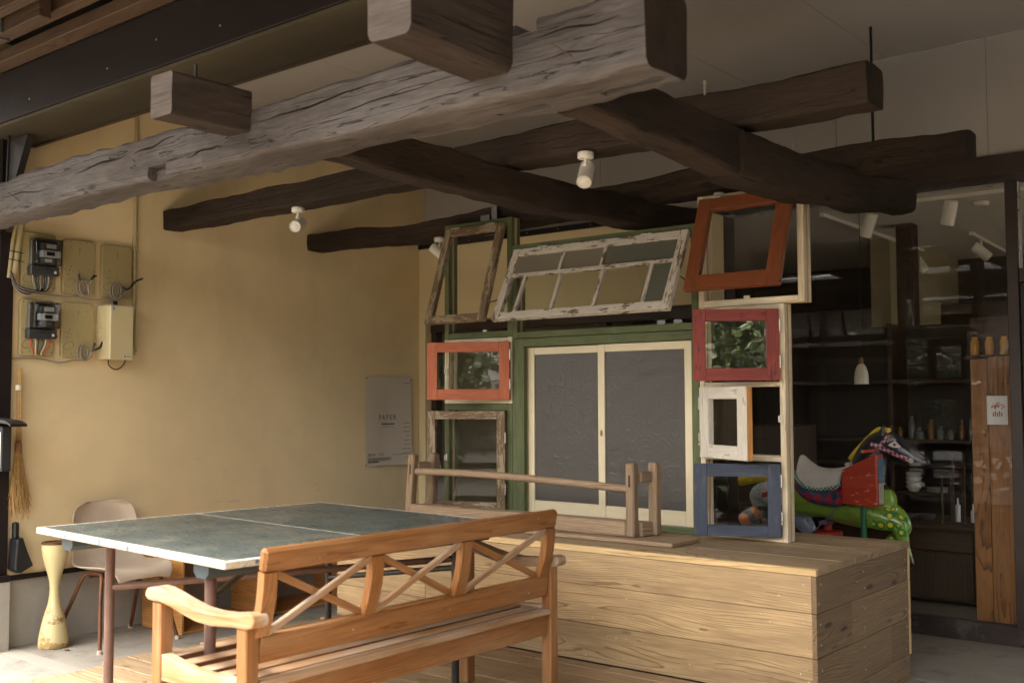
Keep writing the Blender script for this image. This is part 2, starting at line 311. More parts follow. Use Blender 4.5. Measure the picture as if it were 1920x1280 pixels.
def bar(name, p0, p1, w, t, mat, parent=None, nrm=(0, 0, 1), bev=.003):
    """box from p0 to p1, long axis local x, width w (local y), thickness t along nrm (local z)"""
    p0, p1 = Vector(p0), Vector(p1); d = p1-p0; L = d.length; x = d/L; z = Vector(nrm); z = (z-x*z.dot(x)).normalized(); y = z.cross(x)
    bm = bmesh.new(); bm_box(bm, -L/2, L/2, -w/2, w/2, -t/2, t/2, bev); me = bpy.data.meshes.new(name); bm.to_mesh(me); bm.free()
    o = link(name, me, mat, parent); o.matrix_local = Matrix((x, y, z)).transposed().to_4x4(); o.location = (p0+p1)/2
    return o
def tube_geo(path, r, seg=10, V=None, F=None, closed=True):
    V = [] if V is None else V; F = [] if F is None else F
    P = [Vector(p) for p in path]; n = len(P); rad = r if isinstance(r, (list, tuple)) else [r]*n
    t0 = (P[1]-P[0]).normalized(); u = t0.orthogonal().normalized(); base = len(V)
    for i in range(n):
        t = ((P[min(i+1, n-1)]-P[max(i-1, 0)])).normalized(); u = (u-t*u.dot(t)).normalized(); w = t.cross(u)
        for k in range(seg):
            a = 2*PI*k/seg; V.append(P[i]+(u*math.cos(a)+w*math.sin(a))*rad[i])
    for i in range(n-1):
        for k in range(seg):
            F.append((base+i*seg+k, base+i*seg+(k+1) % seg, base+(i+1)*seg+(k+1) % seg, base+(i+1)*seg+k))
    if closed:
        F.append(tuple(base+k for k in reversed(range(seg)))); F.append(tuple(base+(n-1)*seg+k for k in range(seg)))
    return V, F
def smooth_path(pts, sub=6):
    P = [Vector(p) for p in pts]; out = []
    for i in range(len(P)-1):
        a, b, c, d = P[max(i-1, 0)], P[i], P[i+1], P[min(i+2, len(P)-1)]
        for k in range(sub):
            t = k/sub; out.append(.5*((2*b)+(c-a)*t+(2*a-5*b+4*c-d)*t*t+(-a+3*b-3*c+d)*t**3))
    out.append(P[-1]); return out
def tube(name, path, r, mat, parent=None, seg=10, smooth=True):
    V, F = tube_geo(path, r, seg); o = pyd(name, V, F, mat, parent)
    if smooth: shade(o)
    return o
def shade(o, ang=40):
    me = o.data; me.shade_smooth()
    try: me.set_sharp_from_angle(angle=R(ang))
    except Exception: pass
def lathe(name, prof, mat, parent=None, loc=(0, 0, 0), seg=28, rot=None):
    V = []; F = []; n = len(prof)
    for r, z in prof:
        for k in range(seg):
            a = 2*PI*k/seg; V.append((r*math.cos(a), r*math.sin(a), z))
    for i in range(n-1):
        for k in range(seg): F.append((i*seg+k, i*seg+(k+1) % seg, (i+1)*seg+(k+1) % seg, (i+1)*seg+k))
    F.append(tuple(reversed(range(seg)))); F.append(tuple((n-1)*seg+k for k in range(seg)))
    o = pyd(name, V, F, mat, parent, loc, rot); shade(o, 45); return o
def prism(name, poly, axis, d0, d1, mat, parent=None, bev=.0, loc=(0, 0, 0)):
    """poly: 2d points; axis 'y' -> (x,z) outline extruded in y; 'x' -> (y,z); 'z' -> (x,y)"""
    def P(p, d): return {'y': (p[0], d, p[1]), 'x': (d, p[0], p[1]), 'z': (p[0], p[1], d)}[axis]
    bm = bmesh.new(); a = [bm.verts.new(P(p, d0)) for p in poly]; b = [bm.verts.new(P(p, d1)) for p in poly]; n = len(poly)
    bm.faces.new(a); bm.faces.new(list(reversed(b)))
    for i in range(n): bm.faces.new((a[(i+1) % n], a[i], b[i], b[(i+1) % n]))
    bmesh.ops.recalc_face_normals(bm, faces=bm.faces)
    if bev: bmesh.ops.bevel(bm, geom=list(bm.edges), offset=bev, segments=2, affect='EDGES', profile=.5)
    me = bpy.data.meshes.new(name); bm.to_mesh(me); bm.free()
    return link(name, me, mat, parent, loc)

# ================================================================== SETTING
ZC = -.135                                                            # concrete level; the timber deck is z = 0
M_ground = plain('gravel_ground', srgb(92, 88, 80), .9, var=.2, nscale=3, bump=.5, stain=srgb(70, 67, 60), samt=.5, bscale=60)
tag(pyd('ground', [(-120, -120, ZC-.012), (120, -120, ZC-.012), (120, 120, ZC-.012), (-120, 120, ZC-.012)], [(0, 1, 2, 3)], M_ground), kind='structure')
cf = tag(box('concrete_floor', (-6.6, 2.6), (.2, 6.74), (ZC-.2, ZC), M_conc, bev=0), kind='structure')
M_conc2 = plain('smooth_concrete', srgb(154, 148, 138), .8, var=.06, nscale=6, bump=.12, stain=srgb(150, 146, 138), samt=.3)
for y0, y1, x0, x1 in ((2.93, 3.03, -6.3, -4.9), (5.60, 5.635, -2.0, 1.2)):
    o = box('floor_strip', (x0, x1), (y0, y1), (ZC+.0005, ZC+.004), M_conc2, None, 0); o.parent = cf
    o.location = Vector(o.location)-cf.location
deck = tag(box('wooden_deck', (-4.90, -1.5), (.92, 4.40), (ZC+.001, -.034), M_gutter, bev=0), kind='structure')
y = .9
while y < 4.39:
    w = min(.142, 4.405-y)
    if w > .03:
        xs = [-4.985+random.uniform(-.05, .03), random.uniform(-3.9, -2.3), -1.48]
        for a, b in zip(xs[:-1], xs[1:]):
            dz = random.uniform(-.0015, .0015)
            o = box('plank', (a+.001, b-.001), (y, y+w-.004), (-.033+dz, dz-.001), deckwood('x'), None, .002); o.parent = deck; o.location = Vector(o.location)-deck.location
    y += w

# left wall with plinth
lw_ = thing('beige_side_wall', 'beige plastered side wall carrying the meter boards and the poster', 'wall')
box('wall_panel', (-6.42, -6.28), (2.86, 6.60), (.285, 3.5), M_wall, lw_, 0)
box('plinth', (-6.46, -6.292), (2.86, 6.60), (ZC-.02, .256), M_plinth, lw_, .004)
box('drip_trim', (-6.40, -6.255), (2.99, 6.44), (.257, .284), M_steel, lw_, .002)
# back wall
bw = thing('beige_back_wall', 'beige back wall panel above the dark shop glazing, behind the window frames', 'wall')
box('wall_panel', (-6.279, -3.50), (6.44, 6.60), (1.955, 2.573), M_wallb, bw, .001)
box('wall_return', (-6.279, -6.205), (6.441, 6.60), (ZC, 1.954), M_wallb, bw, .001)
box('dark_trim', (-6.279, -3.45), (6.425, 6.61), (2.574, 2.614), M_steel, bw, .002)
for i in range(9):
    lathe('screw', [(.004, 0), (.004, .002), (.002, .003)], M_hinge, bw, (-6.0+i*.3, 6.425, 2.594), 8, (R(90), 0, 0))
gw = thing('grey_upper_wall', 'pale grey board wall above the shop glazing, under the ceiling', 'wall')
for i in range(9):
    x0 = -6.279+i*.91
    box('panel', (x0+.0012, min(2.6, x0+.9088)), (6.50, 6.62), (2.615 if x0 < -3.5 else 2.70, 3.408), M_grey, gw, .001)
# ceiling panels
cl = tag(box('ceiling', (-6.40, 2.6), (2.78, 6.6), (3.43, 3.5), M_gutter, bev=0), kind='structure')
for i in range(10):
    x0 = -6.279+.33+(i-1)*.91
    for y0, y1 in ((3.0, 4.75), (4.752, 6.498)):
        o = box('ceiling_panel', (max(-6.278, x0)+.0012, min(2.6, x0+.91)-.0012), (y0, y1), (3.409, 3.428), M_grey, None, .001); o.parent = cl; o.location = Vector(o.location)-cl.location
# steel fascia beam with soffit
fb = thing('steel_fascia_beam', 'dark brown steel fascia beam along the front of the roof', 'beam')
box('beam_casing', (-6.9, 2.6), (2.75, 3.05), (2.863, 3.14), M_steel, fb, .004)
for i in range(4):
    x0 = -6.9+i*2.4
    box('soffit_panel', (x0+.001, min(2.6, x0+2.399)), (2.762, 3.086), (2.846, 2.862), M_soffit, fb, .001)
box('edge_trim', (-6.279, 2.6), (3.087, 3.112), (2.835, 2.90), darkfurn('x'), fb, .002)
box('ceiling_skirt', (-6.279, 2.6), (3.052, 3.085), (2.90, 3.43), M_grey, fb, 0)
for x in (-5.62, -4.83, -4.4, -3.9):
    lathe('screw', [(.005, 0), (.005, .002), (.002, .003)], M_hinge, fb, (x, 2.75, 2.90+random.random()*.1), 8, (R(90), 0, 0))
# eave outside the fascia
ev = thing('roof_eave', 'brown timber eave with purlins outside the dark fascia', 'roof')
for i in range(11):                                                  # boarding laid along the eave; unseen outer boards lengthened to darken the upper wall
    yy = 2.78-i*.165; zz = 3.62-(2.78-yy)*.30
    box('eave_board', (-7.6, 2.6), (yy-.161, yy), (zz-.04, zz-.02), eavewood('x'), ev, .002, (R(16.7), 0, 0))
box('roof_cover', (-7.8, 2.8), (.92, 2.95), (3.41, 3.435), M_steel, ev, 0, (R(16.7), 0, 0))
box('purlin', (-7.4, 2.6), (2.64, 2.735), (3.135, 3.20), eavewood('x'), ev, .004)
box('purlin', (-7.4, 2.6), (2.50, 2.57), (3.175, 3.245), eavewood('x'), ev, .004)
box('purlin', (-7.4, -4.55), (2.30, 2.365), (3.16, 3.23), eavewood('x'), ev, .004)
box('purlin', (-5.30, -4.86), (2.415, 2.475), (3.125, 3.235), eavewood('x'), ev, .003)
joinboxes('bracket', [(-5.312, -5.302, 2.40, 2.49, 3.115, 3.13), (-5.312, -5.302, 2.40, 2.49, 3.225, 3.245), (-5.312, -5.302, 2.40, 2.416, 3.131, 3.224), (-5.312, -5.302, 2.474, 2.49, 3.131, 3.224), (-5.30, -5.22, 2.402, 2.413, 3.12, 3.24)], M_galv, ev)
joinboxes('bracket', [(-4.60, -4.59, 2.29, 2.375, 3.15, 3.165), (-4.60, -4.59, 2.29, 2.305, 3.166, 3.24), (-4.60, -4.59, 2.36, 2.375, 3.166, 3.24), (-4.588, -4.53, 2.288, 2.298, 3.15, 3.24)], M_galv, ev)
for x in [-7.2+.55*i for i in range(18)]:
    box('rafter', (x, x+.07), (1.0, 2.70), (3.02, 3.10), eavewood('y'), ev, .003, (R(16.7), 0, 0)).location.z = 3.27
# dark post at the left with haunch
ps = thing('dark_steel_post', 'dark brown steel clad post on a concrete footing at the left edge', 'post')
box('cladding', (-6.75, -6.244), (2.90, 2.985), (.30, 2.846), M_steel, ps, .003)
box('footing', (-6.78, -6.205), (2.885, 2.987), (ZC-.02, .262), M_plinth, ps, .004)
box('ledge_trim', (-6.76, -6.20), (2.875, 2.986), (.264, .298), M_steel, ps, .002)
prism('haunch', [(-6.243, 2.30), (-6.205, 2.40), (-6.14, 2.60), (-6.0, 2.842), (-6.243, 2.842)], 'y', 2.93, 2.97, plain('haunch_grey', srgb(52, 48, 44), .6), ps)
tube('hanging_rod', [(-6.15, 2.885, 2.45), (-6.13, 2.885, 2.845)], .008, M_black, ps, 8)
# unseen wall added on the right to block light from that side
sw = thing('board_side_wall', 'dark board wall added unseen on the right to block side light', 'wall')
for i in range(12): box('board', (1.6, 1.66), (1.5+i*.42, 1.917+i*.42), (ZC, 3.42), darkfurn('z'), sw, .003)

# ------------------------------------------------------------------ shop glazing and room
GY = 6.72
sf = thing('shop_glazing', 'dark framed shop glazing on the right with the big clear pane', 'window')
M_frame = plain('bronze_frame', srgb(58, 46, 40), .4, var=.1, nscale=6)
box('base_rail', (-3.50, 2.5), (6.685, 6.76), (ZC-.01, -.02), plain('worn_base', srgb(58, 48, 44), .6, var=.2, nscale=9, stain=srgb(150, 144, 136), samt=.25), sf, .003)
box('head', (-3.45, 2.5), (6.46, 6.76), (2.58, 2.70), M_frame, sf, .003)
box('mullion', (-1.692, -1.628), (6.67, 6.765), (-.02, 2.58), M_frame, sf, .003)
box('mullion', (-.2, -.13), (6.67, 6.765), (-.02, 2.58), M_frame, sf, .003)
box('jamb', (-3.58, -3.50), (6.605, 6.765), (ZC, 2.573), M_frame, sf, .003)
for a, b in ((-3.50, -1.692), (-.13, 2.5)):
    box('pane', (a+.012, b-.012), (GY-.004, GY+.004), (-.014, 2.572), M_glass, sf, 0)
    box('bead', (a+.002, b-.002), (GY-.02, GY+.02), (2.573, 2.579), M_hinge, sf, 0)
box('transom', (-1.627, -.201), (6.68, 6.76), (1.98, 2.06), M_frame, sf, .003)
box('pane', (-1.618, -.21), (GY-.004, GY+.004), (2.065, 2.572), M_glass, sf, 0)
box('bead', (-1.626, -1.619), (GY-.03, GY+.02), (2.066, 2.576), M_hinge, sf, 0)
box('door_stile', (-1.626, -1.54), (6.69, 6.75), (-.015, 1.975), M_black, sf, .003)
box('pane', (-1.535, -.21), (GY-.004, GY+.004), (-.014, 1.975), M_glass, sf, 0)
# low dark glazing behind the window frames
lg = thing('low_dark_glazing', 'low dark framed glazing under the beige back wall, behind the frames', 'window')
box('head', (-6.204, -3.581), (6.50, 6.60), (1.87, 1.953), M_frame, lg, .003)
box('sill', (-6.204, -3.581), (6.50, 6.60), (ZC, .05), M_frame, lg, .003)
for x in (-6.204, -5.35, -4.48, -3.64): box('mullion', (x, x+.058), (6.51, 6.59), (.051, 1.869), M_frame, lg, .003)
for x in (-6.204, -5.35, -4.48): box('pane', (x+.06, x+.852), (6.548, 6.554), (.052, 1.868), M_glass, lg, 0)
# room shell
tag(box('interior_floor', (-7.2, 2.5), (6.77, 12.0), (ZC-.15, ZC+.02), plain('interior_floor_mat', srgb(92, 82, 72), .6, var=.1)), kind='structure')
tag(box('interior_ceiling', (-7.2, 2.5), (6.77, 12.0), (2.76, 2.85), M_inceil, bev=0), kind='structure')
irw = thing('interior_back_wall', 'dim olive back wall inside the shop', 'wall')
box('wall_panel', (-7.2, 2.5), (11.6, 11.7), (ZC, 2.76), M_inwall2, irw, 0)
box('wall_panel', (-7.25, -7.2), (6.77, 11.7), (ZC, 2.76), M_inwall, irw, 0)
sg = thing('added_daylight_glazing', 'glazed right hand side added out of sight to let daylight into the shop', 'window')  # added, unseen glazing that brings daylight into the shop
for i in range(5): box('mullion', (2.5, 2.56), (6.77+i*1.22, 6.83+i*1.22), (ZC, 2.76), M_frame, sg, .003)
for i in range(4): box('pane', (2.526, 2.532), (6.84+i*1.22, 7.98+i*1.22), (ZC+.02, 2.74), M_glass, sg, 0)
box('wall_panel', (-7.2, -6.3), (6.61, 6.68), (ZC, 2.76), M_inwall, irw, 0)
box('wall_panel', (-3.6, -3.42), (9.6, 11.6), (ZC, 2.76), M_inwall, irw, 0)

# ================================================================== OLD TIMBER FRAME
def timber(name, stations, mat, label, cat='beam', group=None, axis='x', parent=None, chamf=.17, rough=.006, seed=0, res=.05, endmat=None):
    """stations: (t, c1, cz, half_w, half_h): t along axis, c1 the other horizontal centre. octagonal log-like section"""
    st = stations; V = []; F = []; t0, t1 = st[0][0], st[-1][0]; n = max(8, int(abs(t1-t0)/res)); seg = 16
    tm = (t0+t1)/2; cm = sum(s[1] for s in st)/len(st); zm = sum(s[2] for s in st)/len(st)
    def interp(t):
        for a, b in zip(st[:-1], st[1:]):
            if (a[0] <= t <= b[0]) or (a[0] >= t >= b[0]):
                k = (t-a[0])/(b[0]-a[0]) if b[0] != a[0] else 0; k = k*k*(3-2*k)
                return [a[i]+(b[i]-a[i])*k for i in range(1, 5)]
        return st[-1][1:]
    c = chamf
    prof = []
    for sx, sz in ((1, 1), (-1, 1), (-1, -1), (1, -1)):
        pts = [(1, 1-c), (1-c*.35, 1-c*.35), (1-c, 1), (0, 1)] if sx*sz > 0 else [(1-c, 1), (1-c*.35, 1-c*.35), (1, 1-c), (1, 0)]
        prof += [(sx*p[0], sz*p[1]) for p in pts]
    for i in range(n+1):
        t = t0+(t1-t0)*i/n; c1, cz, hw, hh = interp(t)
        for k, (a, b) in enumerate(prof):
            p = Vector((t*2.2+seed*9, a*.9+seed, b*.9)); q = Vector((t*9+seed*5, a*2, b*2))
            e_ = mnoise.noise(Vector((t*21+seed*3, a*3, b*3))); d = 1+(mnoise.noise(p)*2.2+mnoise.noise(q)*1.0+e_*.2)*rough/min(hw, hh)*.6
            o1, oz = a*hw*d, b*hh*d
            V.append((t-tm, c1+o1-cm, cz+oz-zm) if axis == 'x' else (c1+o1-cm, t-tm, cz+oz-zm))
    m = len(prof)
    for i in range(n):
        for k in range(m): F.append((i*m+k, i*m+(k+1) % m, (i+1)*m+(k+1) % m, (i+1)*m+k))
    F.append(tuple(range(m))); F.append(tuple(n*m+k for k in reversed(range(m))))
    bm = bmesh.new(); bv = [bm.verts.new(v) for v in V]
    for f in F:
        bf = bm.faces.new([bv[i] for i in f]); bf.smooth = True
    bmesh.ops.recalc_face_normals(bm, faces=bm.faces)
    me = bpy.data.meshes.new(name); bm.to_mesh(me); bm.free()
    o = link(name, me, mat, parent, (tm, cm, zm) if axis == 'x' else (cm, tm, zm)); shade(o, 26)
    if label: tag(o, label, cat, group)
    return o
def boolcut(o, boxes):
    """cut mortises into a timber: boxes in world space"""
    bm = bmesh.new()
    for b in boxes: bm_box(bm, *b)
    me = bpy.data.meshes.new('cut'); bm.to_mesh(me); bm.free(); c = bpy.data.objects.new('cut', me); COL.objects.link(c)
    md = o.modifiers.new('cut', 'BOOLEAN'); md.object = c; md.operation = 'DIFFERENCE'; md.solver = 'EXACT'
    dg = bpy.context.evaluated_depsgraph_get(); dg.update(); nm = bpy.data.meshes.new_from_object(o.evaluated_get(dg))
    o.modifiers.clear(); old = o.data; o.data = nm; bpy.data.objects.remove(c); shade(o, 26)
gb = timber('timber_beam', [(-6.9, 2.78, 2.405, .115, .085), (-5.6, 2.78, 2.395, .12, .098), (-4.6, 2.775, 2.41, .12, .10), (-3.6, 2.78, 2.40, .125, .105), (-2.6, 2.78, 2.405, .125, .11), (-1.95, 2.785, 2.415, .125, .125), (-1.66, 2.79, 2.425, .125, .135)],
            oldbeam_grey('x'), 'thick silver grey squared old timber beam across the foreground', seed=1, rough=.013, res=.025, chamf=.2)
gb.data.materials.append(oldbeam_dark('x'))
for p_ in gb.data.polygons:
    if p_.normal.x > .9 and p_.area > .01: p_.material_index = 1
def splits(o, lines, y0, y1):
    bm = bmesh.new()
    for xa, za, xb, zb, w in lines:
        n = 7; top = []; bot = []
        for i in range(n+1):
            t = i/n; x_ = xa+(xb-xa)*t; z_ = za+(zb-za)*t+.006*math.sin(t*9+xa*7); h_ = w*math.sin(PI*(.06+.88*t)); top.append((x_, z_+h_)); bot.append((x_, z_-h_))
        poly = top+bot[::-1]; A = [bm.verts.new((p[0], y0, p[1])) for p in poly]; B = [bm.verts.new((p[0], y1, p[1])) for p in poly]; m = len(poly)
        bm.faces.new(A); bm.faces.new(B[::-1])
        for i in range(m): bm.faces.new((A[(i+1) % m], A[i], B[i], B[(i+1) % m]))
    bmesh.ops.recalc_face_normals(bm, faces=bm.faces); me = bpy.data.meshes.new('cut'); bm.to_mesh(me); bm.free(); c = bpy.data.objects.new('cut', me); COL.objects.link(c)
    md = o.modifiers.new('cut', 'BOOLEAN'); md.object = c; md.operation = 'DIFFERENCE'; md.solver = 'EXACT'
    dg = bpy.context.evaluated_depsgraph_get(); dg.update(); nm = bpy.data.meshes.new_from_object(o.evaluated_get(dg)); o.modifiers.clear(); print('SPLITS', len(nm.polygons), len(o.data.polygons))
    if len(nm.polygons) > len(o.data.polygons)*.7: o.data = nm
    bpy.data.objects.remove(c); shade(o, 26)
splits(gb, [(-4.95, 2.42, -4.47, 2.445, .004), (-4.42, 2.44, -4.1, 2.47, .005), (-3.5, 2.43, -2.75, 2.46, .0045), (-3.1, 2.38, -2.5, 2.405, .003), (-5.7, 2.40, -5.2, 2.38, .003), (-2.1, 2.47, -1.75, 2.46, .004), (-2.05, 2.39, -1.8, 2.385, .003), (-4.0, 2.36, -3.75, 2.375, .004)], 2.55, 2.70)
boolcut(gb, [(-2.36, -2.14, 2.80, 2.84, 2.2, 2.36), (-1.92, -1.70, 2.80, 2.84, 2.2, 2.36), (-4.30, -4.16, 2.60, 2.70, 2.27, 2.36), (-2.17, -2.07, 2.64, 2.78, 2.49, 2.7)])
for nm, x, y0, z0, sl in (('nail', -1.96, 2.655, 2.40, .03), ('nail', -5.55, 2.655, 2.385, .02)):
    tube(nm, [(x-.02-gb.location.x, y0-.03-gb.location.y, z0+.015-gb.location.z), (x+.035-gb.location.x, y0+.004-gb.location.y, z0-.03-gb.location.z)], .0025, plain('rusty_nail', srgb(84, 62, 50), .7), gb, 6)
stubA = timber('timber_beam', [(2.19, -2.265, 2.525, .092, .145), (2.4, -2.265, 2.525, .095, .147), (2.664, -2.265, 2.525, .095, .15)], beam_mid('y'), 'large blunt timber stub jutting toward the viewer from the grey beam', 'beam', axis='y', seed=2, rough=.007, res=.03, chamf=.2)
stubB = timber('timber_beam', [(2.292, -3.628, 2.487, .073, .084), (2.45, -3.628, 2.487, .073, .084), (2.664, -3.628, 2.487, .073, .084)], beam_mid('y'), 'small squared timber stub on the left part of the grey beam', 'beam', axis='y', seed=3, rough=.004, res=.03, chamf=.16)
for o_ in (stubA, stubB):
    o_.data.materials.append(beam_end('x'))
    for p_ in o_.data.polygons:
        if p_.normal.y < -.9 and p_.area > .004: p_.material_index = 1
timber('timber_beam', [(-6.275, 4.075, 2.512, .08, .066), (-5.0, 4.08, 2.518, .085, .07), (-3.6, 4.07, 2.525, .09, .075), (-2.4, 4.08, 2.525, .09, .08), (-1.5, 4.09, 2.525, .09, .082)], oldbeam_dark('x'),
       'dark brown cross beam with two spotlights, set into the side wall', seed=4, rough=.010)
timber('timber_beam', [(-6.275, 5.31, 2.498, .085, .066), (-5.0, 5.31, 2.46, .09, .064), (-4.0, 5.32, 2.50, .09, .07), (-2.8, 5.31, 2.52, .09, .068), (-1.49, 5.31, 2.515, .09, .07)], oldbeam_dark('x'),
       'dark brown cross beam directly above the window frames', seed=5, rough=.010)
timber('timber_beam', [(2.906, -3.335, 2.385, .07, .085), (3.4, -3.335, 2.37, .072, .085), (4.2, -3.33, 2.355, .075, .085), (5.0, -3.33, 2.37, .075, .08), (5.95, -3.33, 2.41, .07, .075)], oldbeam_dark('y'),
       'black brown lengthwise beam over the middle window frame', axis='y', seed=6, rough=.010)
timber('timber_beam', [(2.916, -2.11, 2.375, .07, .085), (3.5, -2.11, 2.36, .075, .09), (4.05, -2.11, 2.335, .08, .10)], oldbeam_dark('y'), 'lengthwise beam running back from the end of the grey beam', axis='y', seed=7, rough=.007)
timber('timber_beam', [(3.98, -2.10, 2.325, .088, .105), (4.6, -2.10, 2.33, .085, .10), (5.3, -2.09, 2.37, .082, .095), (6.05, -2.08, 2.435, .08, .09)], oldbeam_dark('y'), 'dark beam with a rounded end scarfed on above the white frame', axis='y', seed=8, rough=.008, chamf=.26)
# hanger rods
for x, y, z0, z1, lab in ((-2.17, 5.87, 2.50, 3.40, 'thin black hanger rod from the ceiling down to the scarfed beam'),):
    o = tube('hanger_rod', [(0, 0, 0), (0, 0, .06), (0, 0, .065), (0, 0, z1-z0)], [.014, .014, .008, .008], M_black, None, 10); o.location = (x, y, z0); tag(o, lab, 'rod')
o = tube('hanger_rod', [(0, 0, -.03), (0, 0, .03)], .007, M_black, None, 8); o.location = (-3.56, 2.40, 2.59); tag(o, 'short black bolt stub on top of the small timber stub', 'bolt')
for i, (x, y, z, lab) in enumerate(((-2.36, 5.24, 2.585, 'small pale bolt standing on the rear cross beam'), (-2.2, 4.0, 2.60, 'small pale bolt standing beside the white frame beam crossing'))):
    o = lathe('anchor_bolt', [(.006, 0), (.006, .07), (.009, .071), (.009, .08)], M_hinge, None, (x, y, z-.02), 8); tag(o, lab, 'bolt')

# ================================================================== TIMBER PLATFORM
pf = thing('timber_platform', 'low cedar board platform carrying the window frames', 'platform')
X0, X1, Y0, Y1, ZT = -4.995, -1.922, 4.412, 5.568, .569
rows = [(.002, .185), (.187, .3755), (.3775, .5365)]
for i, (a, b) in enumerate(rows):
    cut = (-4.62, -4.25, -4.55)[i]
    box('board', (X0, cut-.001), (Y0, Y0+.022), (a, b), cedar('x'), pf, .0018)
    box('board', (cut, X1-.021), (Y0+random.uniform(-.001, .001), Y0+.022), (a, b), cedar('x'), pf, .0018)
srows = [(ZC+.004, .0), *rows]
for i, (a, b) in enumerate(srows):
    c1 = (4.98, 5.30, 4.80, 4.86)[i]
    for p, q in ((Y0, c1-.0006), (c1+.0006, Y1-.02)):
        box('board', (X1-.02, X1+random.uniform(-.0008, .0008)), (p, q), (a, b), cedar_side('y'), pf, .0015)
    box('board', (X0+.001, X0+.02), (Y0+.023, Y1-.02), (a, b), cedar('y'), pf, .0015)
    if i: box('corner_post', (X1-.018, X1+.004), (Y1-.019, Y1), (a, b-.001), cedar_new('z'), pf, .0015)
yy = Y0-.006; ws = [.150, .148, .146, .15, .147, .15, .148, .127]
for i, w in enumerate(ws):
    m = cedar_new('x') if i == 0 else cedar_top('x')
    cut = random.uniform(-3.8, -2.6) if i % 2 else None
    segs = [(X0-.004, cut-.0008), (cut+.0008, X1+.004)] if cut else [(X0-.004, X1+.004)]
    for a, b in segs:
        if i == 0:
            box('front_board', (a, b), (yy, yy+.022), (.5385, ZT-.0006), cedar_new('x'), pf, .0015)
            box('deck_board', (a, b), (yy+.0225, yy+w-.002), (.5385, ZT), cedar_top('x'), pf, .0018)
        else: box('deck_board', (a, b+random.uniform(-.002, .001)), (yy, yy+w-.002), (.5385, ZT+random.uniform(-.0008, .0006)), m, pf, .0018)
    yy += w
bm = bmesh.new(); bmesh.ops.create_cone(bm, cap_ends=True, segments=8, radius1=.0042, radius2=.003, depth=.0016); sme = bpy.data.meshes.new('screw'); bm.to_mesh(sme); bm.free(); sme.materials.append(M_hinge)
for a, b in rows:
    for z in (a+.045, b-.045):
        for x in (X0+.03, -3.9, -2.9, X1-.055): link('screw', sme, None, pf, (x+random.uniform(-.012, .012), Y0-.0012, z+random.uniform(-.012, .012)), (R(90), 0, 0))
        for y_ in (Y0+.035, 4.95, Y1-.06): link('screw', sme, None, pf, (X1+.0016, y_+random.uniform(-.012, .012), z+random.uniform(-.01, .01)), (0, R(90), 0))
box('core', (X0+.03, X1-.03), (Y0+.03, Y1-.03), (ZC+.01, .53), M_gutter, pf, 0)
box('back_board', (X0+.03, X1-.03), (Y1-.019, Y1-.001), (ZC+.01, .53), cedar('x'), pf, 0)

# ================================================================== WINDOW FRAMES ON THE PLATFORM
FY0, FY1 = 5.12, 5.205
def jamb(p, x0, x1, z0, z1, mf, core=None, nm='jamb'):
    box(nm, (x0, x1), (FY0, FY0+.033), (z0, z1), mf('z'), p, .002)
    box(nm+'_core', (x0+.0015, x1-.0015), (FY0+.0335, FY0+.055), (z0+.001, z1-.001), (core or sawn)('z'), p, .001)
    box(nm, (x0, x1), (FY0+.0555, FY1), (z0, z1), mf('z'), p, .002)
def rail(p, x0, x1, z0, z1, mf, nm='rail'): box(nm, (x0, x1), (FY0+.001, FY1-.001), (z0, z1), mf('x'), p, .002)
def frame(name, label, x0, x1, z0, z1, mf, b=.04, bh=None, bs=None, group=None):
    p = thing(name, label, 'window frame')
    bh = bh or b; bs = bs or b
    jamb(p, x0, x0+b, z0, z1, mf); jamb(p, x1-b, x1, z0, z1, mf)
    rail(p, x0+b+.0005, x1-b-.0005, z1-bh, z1-.0005, mf, 'head'); rail(p, x0+b+.0005, x1-b-.0005, z0+.0005, z0+bs, mf, 'sill')
    return p
def sash(p, hinge, pos, w, h, ang, mf, st=.06, rt_=.06, rb=.06, t=.032, pane=M_glass, muntins=None, label=None, edge=None):
    ax = {'R': (-w, 0), 'L': (0, w), 'T': (0, w)}[hinge]; z0, z1 = ((-h, 0) if hinge == 'T' else (0, h)); x0, x1 = ax
    rot = {'R': (0, 0, ang), 'L': (0, 0, -ang), 'T': (-ang, 0, 0)}[hinge]
    bx = [(x0, x0+st, -t, 0, z0, z1, 0), (x1-st, x1, -t, 0, z0, z1, 0), (x0+st+.0004, x1-st-.0004, -t+.0006, -.0006, z1-rt_, z1-.0004, 1), (x0+st+.0004, x1-st-.0004, -t+.0006, -.0006, z0+.0004, z0+rb, 1)]
    s = joinboxes('sash', bx, [mf('z'), mf('x')], p, pos, rot, .002)
    if label: s['label'] = label
    a, b, c, d = x0+st-.004, x1-st+.004, z0+rb-.004, z1-rt_+.004
    if not muntins: box('pane', (a, b), (-t*.5-.0015, -t*.5+.0015), (c, d), pane, s, 0)
    if edge:                                                            # bare timber edge strip
        xe = x1 if hinge == 'L' else x0
        box('edge_strip', (xe+.0002, xe+.0012), (-t+.002, -.002), (z0+.002, z1-.002), edge('z'), s, 0)
    # hinges
    if hinge == 'T':
        for f in (.18, .78): joinboxes('hinge', [(x0+f*w-.035, x0+f*w+.035, -t-.003, -.004, -.002, .004), (x0+f*w-.035, x0+f*w+.035, -.010, -.004, .004, .012)], M_hinge, s, bev=.0008)
    else:
        sg = 1 if hinge == 'R' else -1
        for f in (.17, .68): joinboxes('hinge', [(min(0, sg*.006), max(0, sg*.006), -t-.004, -t+.006, z0+f*h, z0+f*h+.066)], M_hinge, s, bev=.0008)
    return s
